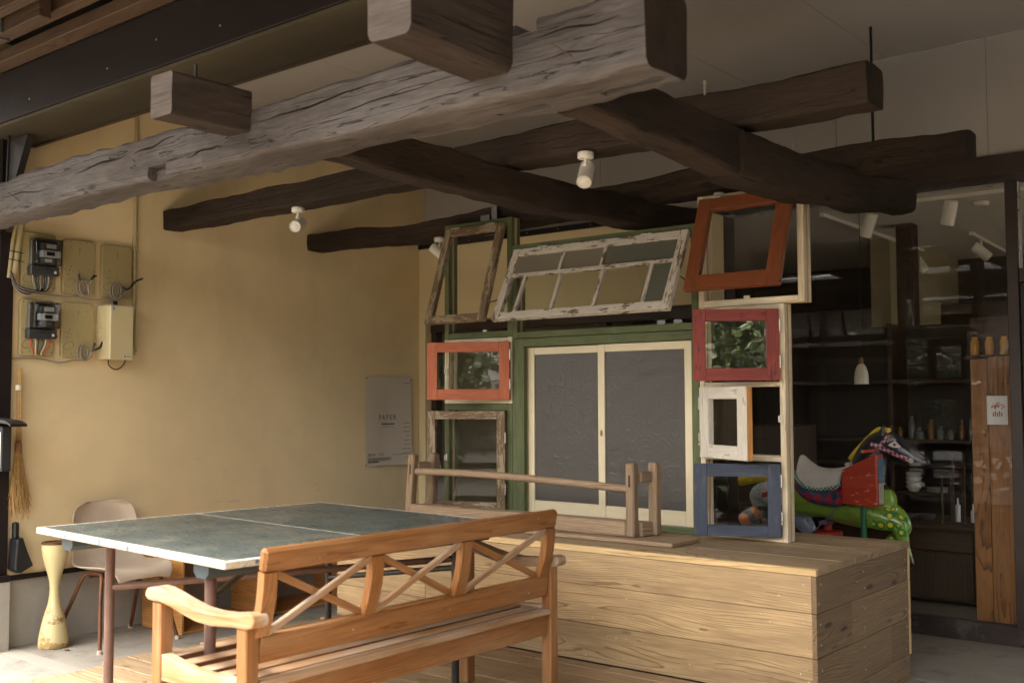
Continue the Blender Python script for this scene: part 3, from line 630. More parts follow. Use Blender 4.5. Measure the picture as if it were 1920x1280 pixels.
def latch(p, x, z, y=FY0-.004): joinboxes('latch', [(x-.006, x+.006, y-.004, y+.003, z-.022, z+.022), (x-.012, x-.002, y-.012, y-.005, z-.016, z+.016)], M_white, p, bev=.001)

fA = frame('window_frame', 'green upper left frame with a weathered grey sash tilted outward', -4.758, -4.187, 1.697, 2.447, green_p, .038)
sash(fA, 'T', (-4.72, FY0-.002, 2.404), .495, .656, R(17.7), greyold_p, .052, .045, .05, .034)
box('latch', (-4.42, -4.39), (FY0-.008, FY0+.002), (1.735, 1.747), M_white, fA, .001)
tube('stay_rod', [(-4.235, 5.14, 1.95), (-4.30, 5.02, 1.905)], .003, M_black, fA, 6)
box('bracket', (-4.40, -4.355), (FY1-.03, FY1-.026), (2.448, 2.54), M_galv, fA, .0005)
box('bracket', (-4.475, -4.40), (FY1-.05, FY1-.046), (2.448, 2.49), M_galv, fA, .0005)
fA2 = frame('window_frame', 'cream frame with a small orange sash standing ajar', -4.758, -4.187, 1.2795, 1.695, palewood, .036)
sash(fA2, 'R', (-4.198, FY0-.002, 1.304), .53, .36, R(28), orange_p, .066, .062, .066, pane=M_glassr)
latch(fA2, -4.735, 1.49)
fA3 = frame('window_frame', 'green lower left frame with a weathered grey sash ajar', -4.758, -4.187, ZT+.001, 1.2775, green_p, .04, None, .03)
s3 = sash(fA3, 'R', (-4.229, FY0-.002, .613), .541, .621, R(16), greyold_p, .056, .052, .055, pane=M_glass)
latch(fA3, -4.735, .93)
joinboxes('keeper', [(-.518, -.506, -.042, -.033, .27, .30)], plain('brass', srgb(176, 132, 60), .3, .8), s3)
fB = frame('window_frame', 'green upper middle frame with a wide peeling white multi pane sash', -4.185, -2.877, 1.682, 2.265, green_p, .04)
Mu = []
sB = sash(fB, 'T', (-4.143, FY0-.002, 2.217), 1.231, .50, R(26.5), peeling_p, .05, .05, .05, .034, muntins=True)
w, h = 1.231, .50; zm = -.05-.35*(h-.10); mh = .011
xi0, xi1 = .05, w-.05
box('glazing_bar', (xi0, xi1), (-.030, -.006), (zm-mh, zm+mh), peeling_p('x'), sB, .002)
tops = [xi0, .40, .70, xi1]; bots = [xi0, .155, .425, .725, 1.05, xi1]
for x in tops[1:-1]: box('glazing_bar', (x-mh, x+mh), (-.029, -.007), (zm+mh, -.0505), peeling_p('z'), sB, .002)
for x in bots[1:-1]: box('glazing_bar', (x-mh, x+mh), (-.029, -.007), (-h+.0505, zm-mh), peeling_p('z'), sB, .002)
for i in range(3): box('pane', (tops[i]-.002, tops[i+1]+.002), (-.0195, -.0165), (zm, -.048), (M_frost, M_frost, M_frostg)[i], sB, 0)
for i in range(5): box('pane', (bots[i]-.002, bots[i+1]+.002), (-.0195, -.0165), (-h+.048, zm), (M_oldglass, M_oldglass, M_oldglass, M_oldglass, M_frostg)[i], sB, 0)
for x in (-2.925,): tube('stay_rod', [(x, 5.14, 1.93), (x-.03, 5.02, 1.99)], .003, M_black, fB, 6)
# sliding door bay
fD = thing('sliding_window_frame', 'green middle frame with two cream sliding windows of obscured glass', 'window frame')
jamb(fD, -4.185, -4.093, ZT+.001, 1.680, green_p); jamb(fD, -2.922, -2.877, ZT+.001, 1.680, green_p)
rail(fD, -4.0925, -2.9225, 1.628, 1.6795, green_p, 'head'); rail(fD, -4.0925, -2.9225, ZT+.001, .603, green_p, 'sill')
box('track', (-4.092, -2.923), (FY0+.006, FY0+.07), (.6035, .6065), M_hinge, fD, 0)
def slide(x0, x1, y0, lab):
    w = x1-x0; h = 1.016; t = .026
    s = joinboxes('sliding_window', [(0, .047, 0, t, 0, h, 0), (w-.047, w, 0, t, 0, h, 0), (.0475, w-.0475, .0006, t-.0006, h-.045, h-.0005, 1), (.0475, w-.0475, .0006, t-.0006, .0005, .083, 1)], [cream_p('z'), cream_p('x')], fD, (x0, y0, .608), None, .002)
    s['label'] = lab
    box('pane', (.043, w-.043), (t*.5-.002, t*.5+.002), (.079, h-.041), M_obscure, s, 0); return s
s1 = slide(-3.548, -2.9235, FY0+.008, 'right hand cream sliding window with swirled obscured glass, in front')
lathe('finger_pull', [(.010, 0), (.010, .002), (.006, .0025), (.005, .0005)], plain('brass_pull', srgb(140, 104, 56), .4, .8), s1, (.024, -.0005, .50), 16, (R(90), 0, 0)).scale = (.8, 1.9, 1)
slide(-4.0915, -3.49, FY0+.040, 'left hand cream sliding window with swirled obscured glass, behind')
fC = frame('window_frame', 'white upper right frame with a burnt orange sash tilted outward', -2.872, -2.262, 1.797, 2.406, palewood, .036)
sash(fC, 'T', (-2.842, FY0-.002, 2.372), .54, .54, R(20), brownor_p, .078, .072, .082, .036)
box('latch', (-2.60, -2.565), (FY0-.006, FY0+.004), (1.833, 1.848), M_white, fC, .001)
lathe('cable_grommet', [(.03, 0), (.03, .012), (.024, .016)], M_white, fC, (-2.76, 5.16, 2.406), 16)
# tall white frame with three sashes
fE = thing('window_frame', 'tall white right frame with red, white and blue sashes standing ajar', 'window frame')
jamb(fE, -2.872, -2.842, ZT+.001, 1.795, palewood); jamb(fE, -2.407, -2.375, ZT+.001, 1.795, palewood)
for a, b, nm in ((1.762, 1.7945, 'head'), (1.366, 1.392, 'rail'), (.979, 1.010, 'rail'), (ZT+.0015, .60, 'sill')): rail(fE, -2.8415, -2.4075, a, b, palewood, nm)
sash(fE, 'R', (-2.409, FY0-.002, 1.396), .437, .371, R(34), red_p, .064, .062, .066, pane=M_glassr, label='red stained sash, the upper of the three')
sash(fE, 'L', (-2.841, FY0-.002, .992), .432, .375, R(28), whitewash_p, .084, .064, .07, .036, label='whitewashed sash hinged on the left, the middle of the three', edge=crate)
sash(fE, 'R', (-2.409, FY0-.002, .599), .437, .371, R(26), blue_p, .066, .066, .056, label='blue stained sash, the lowest of the three')
for z in (1.57, .78): latch(fE, -2.85, z)
latch(fE, -2.399, 1.20)

# ================================================================== STITCHING FRAME ON THE PLATFORM
hb = thing('wooden_stretcher_frame', 'old weathered timber stretcher frame standing on the platform', 'frame')
mo = bench_old
box('base_plank', (-4.72, -2.745), (4.60, 4.86), (ZT+.002, ZT+.022), mo('x'), hb, .003)
def post(x, y, lean, zb=ZT+.024, zt=.972, s=.052):
    o = bar('post', (x, y, zb), (x+lean, y, zt), s, s, mo('x'), hb, (0, 1, 0), .007); return o
post(-3.035, 4.69, 0); post(-2.985, 4.83, 0); post(-4.66, 4.70, .035); post(-4.635, 4.86, .03)
for x in (-3.01, -4.615):
    bar('cross_piece', (x, 4.716, .90), (x+.01, 4.806, .90), .036, .05, mo('x'), hb, (0, 0, 1), .004)
    bar('cross_piece', (x, 4.716, .63), (x+.01, 4.806, .63), .04, .07, mo('x'), hb, (0, 0, 1), .004)
V, F = tube_geo(smooth_path([(-4.60, 4.70, .868), (-4.2, 4.70, .872), (-3.7, 4.70, .862), (-3.06, 4.69, .838)], 6), .021, 8)
shade(pyd('long_rail', V, F, mo('x'), hb), 50)
box('bottom_rail', (-4.63, -3.062), (4.665, 4.715), (ZT+.024, .672), mo('x'), hb, .006)
box('bottom_rail', (-4.60, -3.02), (4.81, 4.855), (ZT+.024, .66), mo('x'), hb, .006)
for x in (-3.035,): box('mortise_wedge', (x-.004, x+.004), (4.660, 4.6665), (.85, .91), darkfurn('z'), hb, .001)
box('mortise_wedge', (-4.634, -4.626), (4.669, 4.6755), (.85, .91), darkfurn('z'), hb, .001)

# ================================================================== GARDEN BENCH
M_slatside = plain('unweathered_shaded_slat_edge', srgb(92, 58, 30), .6, var=.15, nscale=12)  # bare teak sides, darkened so the colour carries the shade in the gaps
bn = thing('garden_bench', 'teak garden bench with crossed back slats in the foreground', 'bench')
yL, yR = 2.150, 3.755; xF, xR = -3.345, -2.862; PS = .052
for yy in (yL, yR):
    box('leg', (xF-PS/2, xF+PS/2), (yy-PS/2, yy+PS/2), (.0, .600), teak('z'), bn, .004)
    box('leg', (xR-PS/2, xR+PS/2), (yy-PS/2, yy+PS/2), (.0, .584), teak('z'), bn, .004)
    # scrolled armrest
    prof_t = [(-3.405, .634), (-3.39, .648), (-3.36, .654), (-3.32, .652), (-3.26, .640), (-3.18, .622), (-3.10, .608), (-3.02, .604), (-2.94, .608), (-2.87, .618), (-2.82, .626), (-2.797, .620)]
    prof_b = [(-2.79, .600), (-2.80, .582), (-2.83, .573), (-2.90, .572), (-3.02, .561), (-3.10, .564), (-3.18, .578), (-3.26, .597), (-3.32, .605), (-3.36, .604), (-3.39, .606), (-3.408, .618)]
    prism('armrest', prof_t+prof_b, 'y', yy-.033, yy+.033, teak_worn('x'), bn, .006)
    # dished side rail
    pts = [(xF+PS/2, .425), (-3.31, .426), (-3.25, .414), (-3.15, .401), (-3.04, .398), (-2.95, .403), (xR-PS/2, .408)]
    prism('side_rail', pts+[(xR-PS/2, .335), (xF+PS/2, .335)], 'y', yy-.02, yy+.02, teak_worn('x'), bn, .003)
y0, y1 = yL+.021, yR-.021
slx = [-3.330, -3.233, -3.136, -3.039, -2.942]
slz = [.416, .404, .395, .391, .393]
for i, x in enumerate(slx):
    bm = bmesh.new(); bm_box(bm, -.0335, .0335, -(y1-y0)/2, (y1-y0)/2, -.010, .010, .003); bm.normal_update()
    for f in bm.faces: f.material_index = 0 if f.normal.z > .5 else 1
    me = bpy.data.meshes.new('seat_slat'); bm.to_mesh(me); bm.free(); link('seat_slat', me, [teak_worn('y'), M_slatside], bn, (x, (y0+y1)/2, slz[i]-.010))
box('rear_slat', (-2.880, -2.832), (yL+.03, yR-.03), (.372, .398), teak_worn('y'), bn, .006)
box('rear_apron', (-2.885, -2.855), (yL+.03, yR-.03), (.282, .3715), teak('y'), bn, .003)
box('front_apron', (-3.385, -3.355), (yL+.03, yR-.03), (.30, .385), teak('y'), bn, .003)
for yy in (2.68, 3.24): box('seat_bearer', (-3.354, -2.89), (yy-.02, yy+.02), (.31, .370), teak('x'), bn, .003)
# leaning back: point at height s (up the slope) and y
TL = R(9); bd = Vector((math.sin(TL), 0, math.cos(TL))); bnrm = Vector((math.cos(TL), 0, -math.sin(TL))); B0 = Vector((-2.866, 0, .452))
def BP(y, s, d=0.): return B0+Vector((0, y, 0))+bd*s+bnrm*d
yb0, yb1 = yL+.008, yR-.078; SH = .379
bar('back_rail', BP(yb0+.028, .045), BP(yR-.035, .045), .09, .03, teak('x'), bn, bnrm, .004)
bar('back_top_rail', BP(yb0-.004, SH-.035, .012), BP(yb1+.035, SH-.035, .012), .078, .036, teak('x'), bn, bnrm, .01)
def stile(y, nm='back_stile', w=.055):
    pts = []
    V = []; F = []; n = 8
    for i in range(n+1):
        s = .0905+(SH-.0745-.0905)*i/n; bulge = .018*math.sin(PI*i/n); hw = w/2
        for (dy, dd) in ((-hw, -.016), (hw, -.016), (hw, .016), (-hw, .016)):
            V.append(BP(y+dy, s, dd+bulge*.6-.0+.012*i/n))
    for i in range(n):
        for k in range(4): F.append((i*4+k, i*4+(k+1) % 4, (i+1)*4+(k+1) % 4, (i+1)*4+k))
    F.append((3, 2, 1, 0)); F.append(tuple(n*4+k for k in range(4)))
    pyd(nm, V, F, teak('z'), bn)
ST = [yb0+.0275, yb0+.0275+.475, yb0+.0275+.95, yb1]
for yy in ST: stile(yy)
for a, b in zip(ST[:-1], ST[1:]):
    bar('cross_slat', BP(a+.02, .094, .004), BP(b-.02, SH-.078, .012), .026, .016, teak_worn('x'), bn, bnrm, .003)
    bar('cross_slat', BP(a+.02, SH-.078, -.004), BP(b-.02, .094, -.012), .026, .016, teak('x'), bn, bnrm, .003)

# ================================================================== PING PONG TABLE
tt = thing('table_tennis_table', 'worn dark green table tennis table with chipped white edges', 'table', (-4.528, 2.286, 0), 0)
tt.rotation_euler = (0, 0, math.atan2(-.1, 1.497))
TW, TLn, TZ = 1.49, 1.515, .76
def table_mat():
    g = G('table_top'); tc = g.n('ShaderNodeTexCoord'); sp = g.n('ShaderNodeSeparateXYZ', {0: tc.outputs['Object']}); x, y, z = sp.outputs
    n1 = g.noise(tc.outputs['Object'], 3.2, 6, .65).outputs['Fac']; n2 = g.noise(g.comb(g.math('MULTIPLY', x, 3), g.math('MULTIPLY', y, 14), z), 3, 4, .7).outputs['Fac']; n3 = g.noise(tc.outputs['Object'], 34, 5, .7).outputs['Fac']
    c = g.ramp(n1, [(.3, srgb(52, 66, 69)), (.5, srgb(76, 88, 88)), (.68, srgb(110, 112, 104))])
    c = g.mix(g.maprange(n2, .56, .74, 0, .6), c, srgb(120, 120, 106))
    c = g.mix(g.maprange(n2, .60, .80, 0, .5), c, srgb(38, 56, 64))
    e = g.math('MINIMUM', g.math('SUBTRACT', TW/2, g.math('ABSOLUTE', x)), g.math('SUBTRACT', TLn/2, g.math('ABSOLUTE', y)))
    line = g.math('MAXIMUM', g.math('LESS_THAN', e, .019), g.math('LESS_THAN', g.math('ABSOLUTE', y), .0048))
    line = g.math('MULTIPLY', line, g.maprange(n3, .26, .33, .45, 1))
    wc = g.mix(g.maprange(n3, .5, .68, 0, .6), srgb(226, 221, 210), srgb(182, 166, 140))
    c = g.mix(line, c, wc)
    side = g.math('LESS_THAN', z, .0125)
    sc = g.ramp(g.math('ADD', g.math('MULTIPLY', n3, .6), g.math('MULTIPLY', n1, .4)), [(.40, srgb(66, 88, 96)), (.45, srgb(140, 152, 148)), (.49, srgb(200, 192, 176)), (.62, srgb(184, 164, 132))])
    c = g.mix(side, c, sc)
    g.set(g.b.inputs['Base Color'], c); g.set(g.b.inputs['Roughness'], g.maprange(n2, .3, .7, .18, .42)); g.bump(n3, .12, .002); return g.m
bm = bmesh.new(); bm_box(bm, -TW/2, TW/2, -TLn/2, TLn/2, -.013, .0135, .003); me = bpy.data.meshes.new('top'); bm.to_mesh(me); bm.free()
link('table_top', me, table_mat(), tt, (TW/2, TLn/2, TZ-.0135))
M_cleat = paint('teal_cleat', srgb(66, 78, 84), srgb(112, 100, 82), 'y', .3, .5)
M_tube = plain('brown_tube', srgb(104, 80, 72), .4, .1, var=.12, nscale=20, stain=srgb(70, 50, 42), samt=.4)
M_tubed = plain('dark_tube', srgb(52, 50, 50), .4, .2, var=.15, nscale=20, stain=srgb(96, 70, 56), samt=.3)
for x in (.20, 1.265):
    prism('cleat', [(x-.05, TZ-.028), (x+.05, TZ-.028), (x+.05, TZ-.065), (x+.03, TZ-.085), (x-.03, TZ-.085), (x-.05, TZ-.065)], 'y', .045, 1.47, M_cleat, tt, .002)
LG = {1: (.215, .23), 2: (1.24, .10), 3: (.215, 1.40), 4: (1.225, 1.33)}
for k, (x, y) in LG.items(): tube('leg', [(x, y, .004), (x, y, TZ-.0865)], .021 if k < 3 else .0175, M_tube if k < 3 else M_tubed, tt, 14)
tube('brace', [(LG[1][0]+.01, LG[1][1]+.01, .50), (LG[4][0]-.01, LG[4][1]-.01, .60)], .015, M_tube, tt, 10)
tube('brace', [(LG[2][0], LG[2][1]+.015, .60), (LG[3][0]+.3, LG[3][1]-.5, .655)], .013, M_tubed, tt, 10)
tube('stretcher', [(LG[3][0]+.012, LG[3][1], .40), (LG[4][0]-.012, LG[4][1], .56)], .013, M_tubed, tt, 10)
tube('stretcher', [(LG[2][0], LG[2][1]+.02, .17), (LG[4][0], LG[4][1]-.02, .17)], .011, M_tubed, tt, 10)

# ================================================================== CHAIR, STOOL, CRATES AGAINST THE SIDE WALL
ch = thing('plastic_chair', 'beige moulded plastic chair with rusty tube legs by the side wall', 'chair')
M_shell = plain('beige_plastic', srgb(196, 178, 158), .45, var=.05, nscale=6, stain=srgb(222, 212, 198), samt=.5)
M_rust = plain('rusty_tube', srgb(104, 66, 44), .5, .3, var=.2, nscale=25, stain=srgb(66, 42, 30), samt=.6)
CX, CY, CZ0 = -5.93, 3.525, ZC
prof = [(.262, .400, .165), (.262, .425, .185), (.24, .445, .20), (.18, .452, .22), (.05, .440, .235), (-.08, .434, .238), (-.15, .445, .236), (-.195, .48, .23), (-.215, .55, .222), (-.225, .64, .215), (-.24, .72, .212), (-.252, .775, .20), (-.258, .805, .17), (-.26, .822, .11)]
V = []; F = []; nu = 12
for i, (d, z, hw) in enumerate(prof):
    for k in range(nu+1):
        u = -1+2*k/nu; e = abs(u)**3.2
        isback = max(0, min(1, (i-5)/3))
        V.append((CX+d+e*.055*isback, CY+u*hw, CZ0+z+e*.035*(1-isback)*(1 if i > 2 else .2)-(abs(u)**4*.03 if i == 0 else 0)))
for i in range(len(prof)-1):
    for k in range(nu): F.append((i*(nu+1)+k, i*(nu+1)+k+1, (i+1)*(nu+1)+k+1, (i+1)*(nu+1)+k))
sh = pyd('shell', V, F, M_shell, ch, smooth=True)
md = sh.modifiers.new('thick', 'SOLIDIFY'); md.thickness = .010; md.offset = -1
md = sh.modifiers.new('sub', 'SUBSURF'); md.levels = 1; md.render_levels = 2
for sy, ly in ((-1, 3.27), (1, 3.775)):
    ty = CY+sy*.185
    tube('leg_frame', smooth_path([(-5.715, ly, ZC+.004), (-5.79, (ly*.4+ty*.6), ZC+.27), (-5.83, ty, ZC+.40), (-5.88, ty-sy*.02, ZC+.422), (-5.99, ty-sy*.02, ZC+.415), (-6.04, ty, ZC+.39), (-6.10, (ly*.4+ty*.6), ZC+.26), (-6.235, ly, ZC+.004)], 5), .0115, M_rust, ch, 10)
    for lx in (-5.715, -6.235): lathe('foot_cap', [(.015, 0), (.015, .02), (.012, .022)], M_shell, ch, (lx, ly, ZC+.0005), 12)
tube('under_brace', [(-5.885, CY-.165, ZC+.405), (-5.885, CY+.165, ZC+.405)], .009, M_rust, ch, 8)
tube('under_brace', [(-6.0, CY-.165, ZC+.398), (-6.0, CY+.165, ZC+.398)], .009, M_rust, ch, 8)

M_vase = plain('yellow_enamel', srgb(224, 202, 138), .38, var=.06, nscale=7, stain=srgb(206, 196, 170), samt=.6, bump=.1, bscale=30)
def vase_mat():
    g = G('rusting_enamel'); tc = g.n('ShaderNodeTexCoord'); z = g.n('ShaderNodeSeparateXYZ', {0: tc.outputs['Object']}).outputs[2]
    n1 = g.noise(tc.outputs['Object'], 9, 6, .7).outputs['Fac']; n2 = g.noise(tc.outputs['Object'], 16, 6, .7).outputs['Fac']
    c = g.mix(g.maprange(n1, .3, .7, 0, .35), srgb(206, 190, 142), srgb(196, 178, 122))
    c = g.mix(g.maprange(n1, .63, .66, 0, .9), c, srgb(216, 210, 196))
    low = g.math('MAXIMUM', g.maprange(z, 0, .13, .17, 0), g.math('MULTIPLY', g.math('COMPARE', z, .19, .05), .1))
    rust = g.maprange(g.math('ADD', n2, low), .62, .70, 0, 1)
    c = g.mix(rust, c, g.ramp(n1, [(.4, srgb(120, 88, 50)), (.6, srgb(168, 140, 86))]))
    g.set(g.b.inputs['Base Color'], c); g.set(g.b.inputs['Roughness'], g.maprange(rust, 0, 1, .35, .8)); g.bump(n2, .25, .004); return g.m
vz = thing('hourglass_stool', 'pale yellow chipped hourglass shaped stand beside the plastic chair', 'stand')
lathe('body', [(.080, 0), (.087, .01), (.086, .03), (.080, .08), (.068, .14), (.052, .20), (.036, .25), (.028, .30), (.0265, .34), (.030, .38), (.042, .43), (.058, .48), (.070, .53), (.0755, .57), (.0745, .598)], vase_mat(), vz, (-6.105, 3.20, ZC+.001), 36)
lathe('rim', [(.0752, 0), (.0765, .006), (.0755, .012), (.066, .014), (.06, .008), (.01, .006)], M_rust, vz, (-6.105, 3.20, ZC+.5995), 36)
lf = pyd('dead_leaf', [(0, 0, 0), (.02, .012, .008), (.045, .006, .003), (.05, -.004, .006), (.022, -.012, .002)], [(0, 4, 3, 2, 1)], plain('dead_leaf_mat', srgb(152, 96, 50), .8), None, (-5.98, 3.20, ZC+.004))
lf.modifiers.new('t', 'SOLIDIFY').thickness = .0008
tag(lf, 'small curled brown leaf on the floor beside the hourglass stand', 'leaf')

def crate_box(x0, x1, ya, yb, z0, z1, lab):
    c = thing('wooden_crate', lab, 'crate'); t = .016
    box('side_panel', (x0, x1), (ya, ya+t), (z0, z1), crate('x'), c, .0015); box('side_panel', (x0, x1), (yb-t, yb), (z0, z1), crate('x'), c, .0015)
    box('bottom_panel', (x0, x1-.001), (ya+t+.0005, yb-t-.0005), (z0, z0+t), crate('y'), c, .0015); box('top_panel', (x0, x1-.001), (ya+t+.0005, yb-t-.0005), (z1-t, z1), crate('y'), c, .0015)
crate_box(-6.22, -5.775, 3.845, 4.545, ZC+.002, .325, 'open wooden crate behind the plastic chair')
crate_box(-6.24, -5.83, 4.60, 5.30, ZC+.002, .325, 'open wooden crate near the platform end, farther from the chair')

# ================================================================== METER BOARDS AND CABLES ON THE SIDE WALL
WX = -6.28
M_board = plain('meter_board_plastic', srgb(172, 158, 116), .5, var=.03, nscale=4)
M_hole = plain('board_hole', srgb(60, 50, 36), .8)
M_boxp = plain('breaker_box_paint', srgb(206, 192, 150), .4, var=.02)
M_grcable = plain('grey_cable', srgb(148, 138, 124), .5, var=.06)
M_meter = plain('meter_grey', srgb(96, 96, 94), .35, var=.1, nscale=30)
M_meterd = plain('meter_dark', srgb(58, 60, 62), .3, var=.1)
M_label = plain('label_white', srgb(220, 220, 216), .5, var=.02)
M_cover = glassmat('smoky_cover', (.62, .64, .66, 1), .06)
M_redw = plain('red_wire', srgb(186, 34, 34), .4); M_orange = plain('orange_cap', srgb(206, 92, 40), .4); M_whw = plain('white_wire', srgb(206, 196, 176), .5)
def rrect(y0, y1, z0, z1, r, n=5):
    o = []
    for cy, cz, a0 in ((y1-r, z1-r, 0), (y0+r, z1-r, 90), (y0+r, z0+r, 180), (y1-r, z0+r, 270)):
        for i in range(n+1):
            a = R(a0+90*i/n); o.append((cy+r*math.cos(a), cz+r*math.sin(a)))
    return o
def board(y0, y1, z0, z1, lab):
    b = thing('meter_board', lab, 'meter board', group='beige meter mounting boards')
    prism('plate', rrect(y0, y1, z0, z1, .022), 'x', WX+.0005, WX+.030, M_board, b, .007)
    w, h = y1-y0, z1-z0
    hl = [(.09, .95), (.22, .965), (.5, .94), (.72, .96), (.9, .95), (.5, .75), (.25, .5), (.2, .44), (.3, .42), (.16, .36), (.24, .36), (.78, .48), (.82, .44), (.75, .42), (.08, .06), (.3, .07), (.7, .07), (.92, .06), (.5, .85), (.5, .82), (.5, .79), (.08, .45), (.93, .45), (.22, .85), (.78, .84)]
    bm = bmesh.new()
    for a, c in hl:
        r = .0035 if random.random() < .5 else .002; y, z = y0+a*w, z0+c*h
        vs_ = [bm.verts.new((WX+.0306, y+r*math.cos(2*PI*k/8), z+r*1.1*math.sin(2*PI*k/8))) for k in range(8)]; bm.faces.new(vs_)
    bm_box(bm, WX+.0302, WX+.0306, y0+.5*w-.0008, y0+.5*w+.0008, z0+.36*h, z0+.46*h)
    me = bpy.data.meshes.new('knockouts'); bm.to_mesh(me); bm.free(); tag(link('knockouts', me, M_hole, b), kind='stuff')
    V, F = tube_geo([(WX+.0306, y0+w*(.22+.16*math.cos(t)*.9+.05*math.sin(t)), z0+h*(.21+.075*math.sin(t))) for t in [2*PI*i/24 for i in range(25)]], .0009, 4); pyd('embossed_line', V, F, M_hole, b)
    return b
board(3.03, 3.246, 1.968, 2.318, 'beige meter board at the top left, carrying a grey electricity meter')
board(3.288, 3.504, 1.962, 2.303, 'beige bare meter board in the middle of the upper row')
board(3.544, 3.758, 1.962, 2.30, 'beige bare meter board at the right end of the upper row')
board(3.03, 3.242, 1.575, 1.915, 'beige meter board at the bottom left, carrying a grey electricity meter')
board(3.288, 3.502, 1.572, 1.915, 'beige bare meter board in the lower row beside the breaker box')
def meter(y0, z0, lab, labels):
    m = thing('electricity_meter', lab, 'meter'); x0 = WX+.031; w, h = .165, .215
    box('base', (x0, x0+.035), (y0, y0+w), (z0+.06, z0+h), M_meter, m, .006)
    box('terminal_cover', (x0, x0+.05), (y0-.008, y0+w+.004), (z0, z0+.058), M_meterd, m, .005)
    box('display_body', (x0+.036, x0+.07), (y0+.055, y0+w-.006), (z0+.155, z0+.195), M_meter, m, .003)
    box('display_body', (x0+.036, x0+.075), (y0+.048, y0+w-.002), (z0+.110, z0+.150), M_label, m, .003)
    box('display_window', (x0+.0752, x0+.0765), (y0+.075, y0+w-.04), (z0+.118, z0+.141), M_black, m, 0)
    box('display_body', (x0+.036, x0+.06), (y0+.055, y0+w-.03), (z0+.075, z0+.105), M_meter, m, .003)
    box('label_plate', (x0+.0705, x0+.0715), (y0+.075, y0+w-.03), (z0+.163, z0+.188), M_label, m, 0)
    if labels: box('label_plate', (x0+.0605, x0+.0615), (y0+.07, y0+w-.05), (z0+.08, z0+.10), M_label, m, 0)
    prism('clear_cover', rrect(y0+.002, y0+w-.001, z0+.060, z0+h+.003, .012, 3), 'x', x0+.0355, x0+.095, M_cover, m, .004)
    box('seal_tab', (x0+.0505, x0+.053), (y0+w-.03, y0+w-.016), (z0+.015, z0+.03), M_label, m, 0)
    box('seal_cap', (x0+.02, x0+.045), (y0+w+.0045, y0+w+.012), (z0+.008, z0+.028), M_orange, m, .002)
    for i in range(5): lathe('terminal_screw', [(.006, 0), (.006, .003), (.003, .004)], M_hole, m, (x0+.0502, y0+.02+i*.022, z0+.035), 8, (0, R(90), 0))
meter(3.072, 2.058, 'grey electricity meter with a clear cover on the upper left board', True)
meter(3.066, 1.678, 'grey electricity meter with a clear cover on the lower left board', False)
# wires below the meters
def wires(name, lab, items, cat='cable'):
    t = thing(name, lab, cat)
    for pts, r, m in items:
        V, F = tube_geo(smooth_path(pts, 6), r, 6); shade(pyd('wire', V, F, m, t))
x = WX+.043
its = []
for i in range(8):
    y = 3.085+i*.016; its.append(([(x+.02, y, 2.06), (x+.025, y+random.uniform(-.005, .005), 2.02), (x+.02, 3.10+i*.010, 1.97), (x+.03, 3.05+i*.006, 1.935+i*.004), (x+.02, 3.01-i*.002, 1.945+i*.006), (x+.01, 2.975-i*.002, 1.99+i*.01), (x, 2.965, 2.06)], .0045, M_blackpl if i % 3 else M_grcable))
wires('cable_bundle', 'black cables looping from the upper electricity meter to the left conduit', its)
its = []
for i, m in enumerate((M_redw, M_whw, M_blackpl, M_blackpl, M_whw, M_redw)):
    y = 3.085+i*.022; its.append(([(x+.02, y, 1.68), (x+.022, y+(.004 if i % 2 else -.004), 1.645), (x+.015, 3.10+i*.013, 1.60), (x+.008, 3.105+i*.012, 1.583)], .0035, m))
wires('wire_tails', 'red, white and black wire tails below the lower electricity meter', its)
def coil(cy, cz, r, turns, tail):
    p = []
    for i in range(int(turns*14)+1):
        t = 2*PI*i/14; p.append((x-.008+.006*t/PI, cy+r*math.cos(t-1.6)*.65+.006*t/PI, cz+r*math.sin(t-1.6)))
    return p+tail
def flat_cable(lab, main, black):
    c = thing('cable_coil', lab, 'cable')
    V, F = tube_geo(smooth_path(main, 4), .0055, 6); shade(pyd('grey_lead', V, F, M_grcable, c))
    for b in black: V, F = tube_geo(smooth_path(b, 4), [.004]+[.0065]*(4*(len(b)-1)), 6); shade(pyd('taped_end', V, F, M_blackpl, c))
flat_cable('grey cable coil on the middle board of the upper row', [(x-.01, 3.0, 1.955), (x-.01, 3.2, 1.95), (x-.008, 3.33, 1.945)]+coil(3.395, 2.005, .047, 2.2, [(x+.02, 3.44, 2.02), (x+.03, 3.455, 2.06)]), [[(x+.03, 3.455, 2.06), (x+.03, 3.47, 2.09)], [(x+.028, 3.45, 2.055), (x+.03, 3.462, 2.075), (x+.03, 3.485, 2.085)], [(x+.01, 3.385, 2.05), (x+.02, 3.375, 2.09)]])
flat_cable('grey cable coil with a black taped tail on the right upper board', [(x-.01, 3.36, 1.948), (x-.01, 3.5, 1.94), (x-.008, 3.58, 1.948)]+coil(3.62, 2.00, .052, 2.0, [(x+.015, 3.68, 1.99), (x+.03, 3.72, 2.03)]), [[(x+.03, 3.72, 2.03), (x+.035, 3.75, 2.07), (x+.04, 3.80, 2.095)], [(x+.02, 3.67, 2.03), (x+.03, 3.69, 2.015), (x+.03, 3.72, 2.03)]])
flat_cable('grey cable coil with black taped ends on the lower board', [(x-.02, 2.99, 1.556), (x-.02, 3.15, 1.56), (x-.015, 3.28, 1.54), (x-.01, 3.36, 1.555)]+coil(3.405, 1.60, .045, 2.3, [(x+.02, 3.46, 1.58), (x+.03, 3.475, 1.62)]), [[(x+.03, 3.47, 1.61), (x+.03, 3.475, 1.64), (x+.035, 3.48, 1.665)], [(x+.03, 3.48, 1.62), (x+.035, 3.515, 1.64), (x+.035, 3.53, 1.675)]])
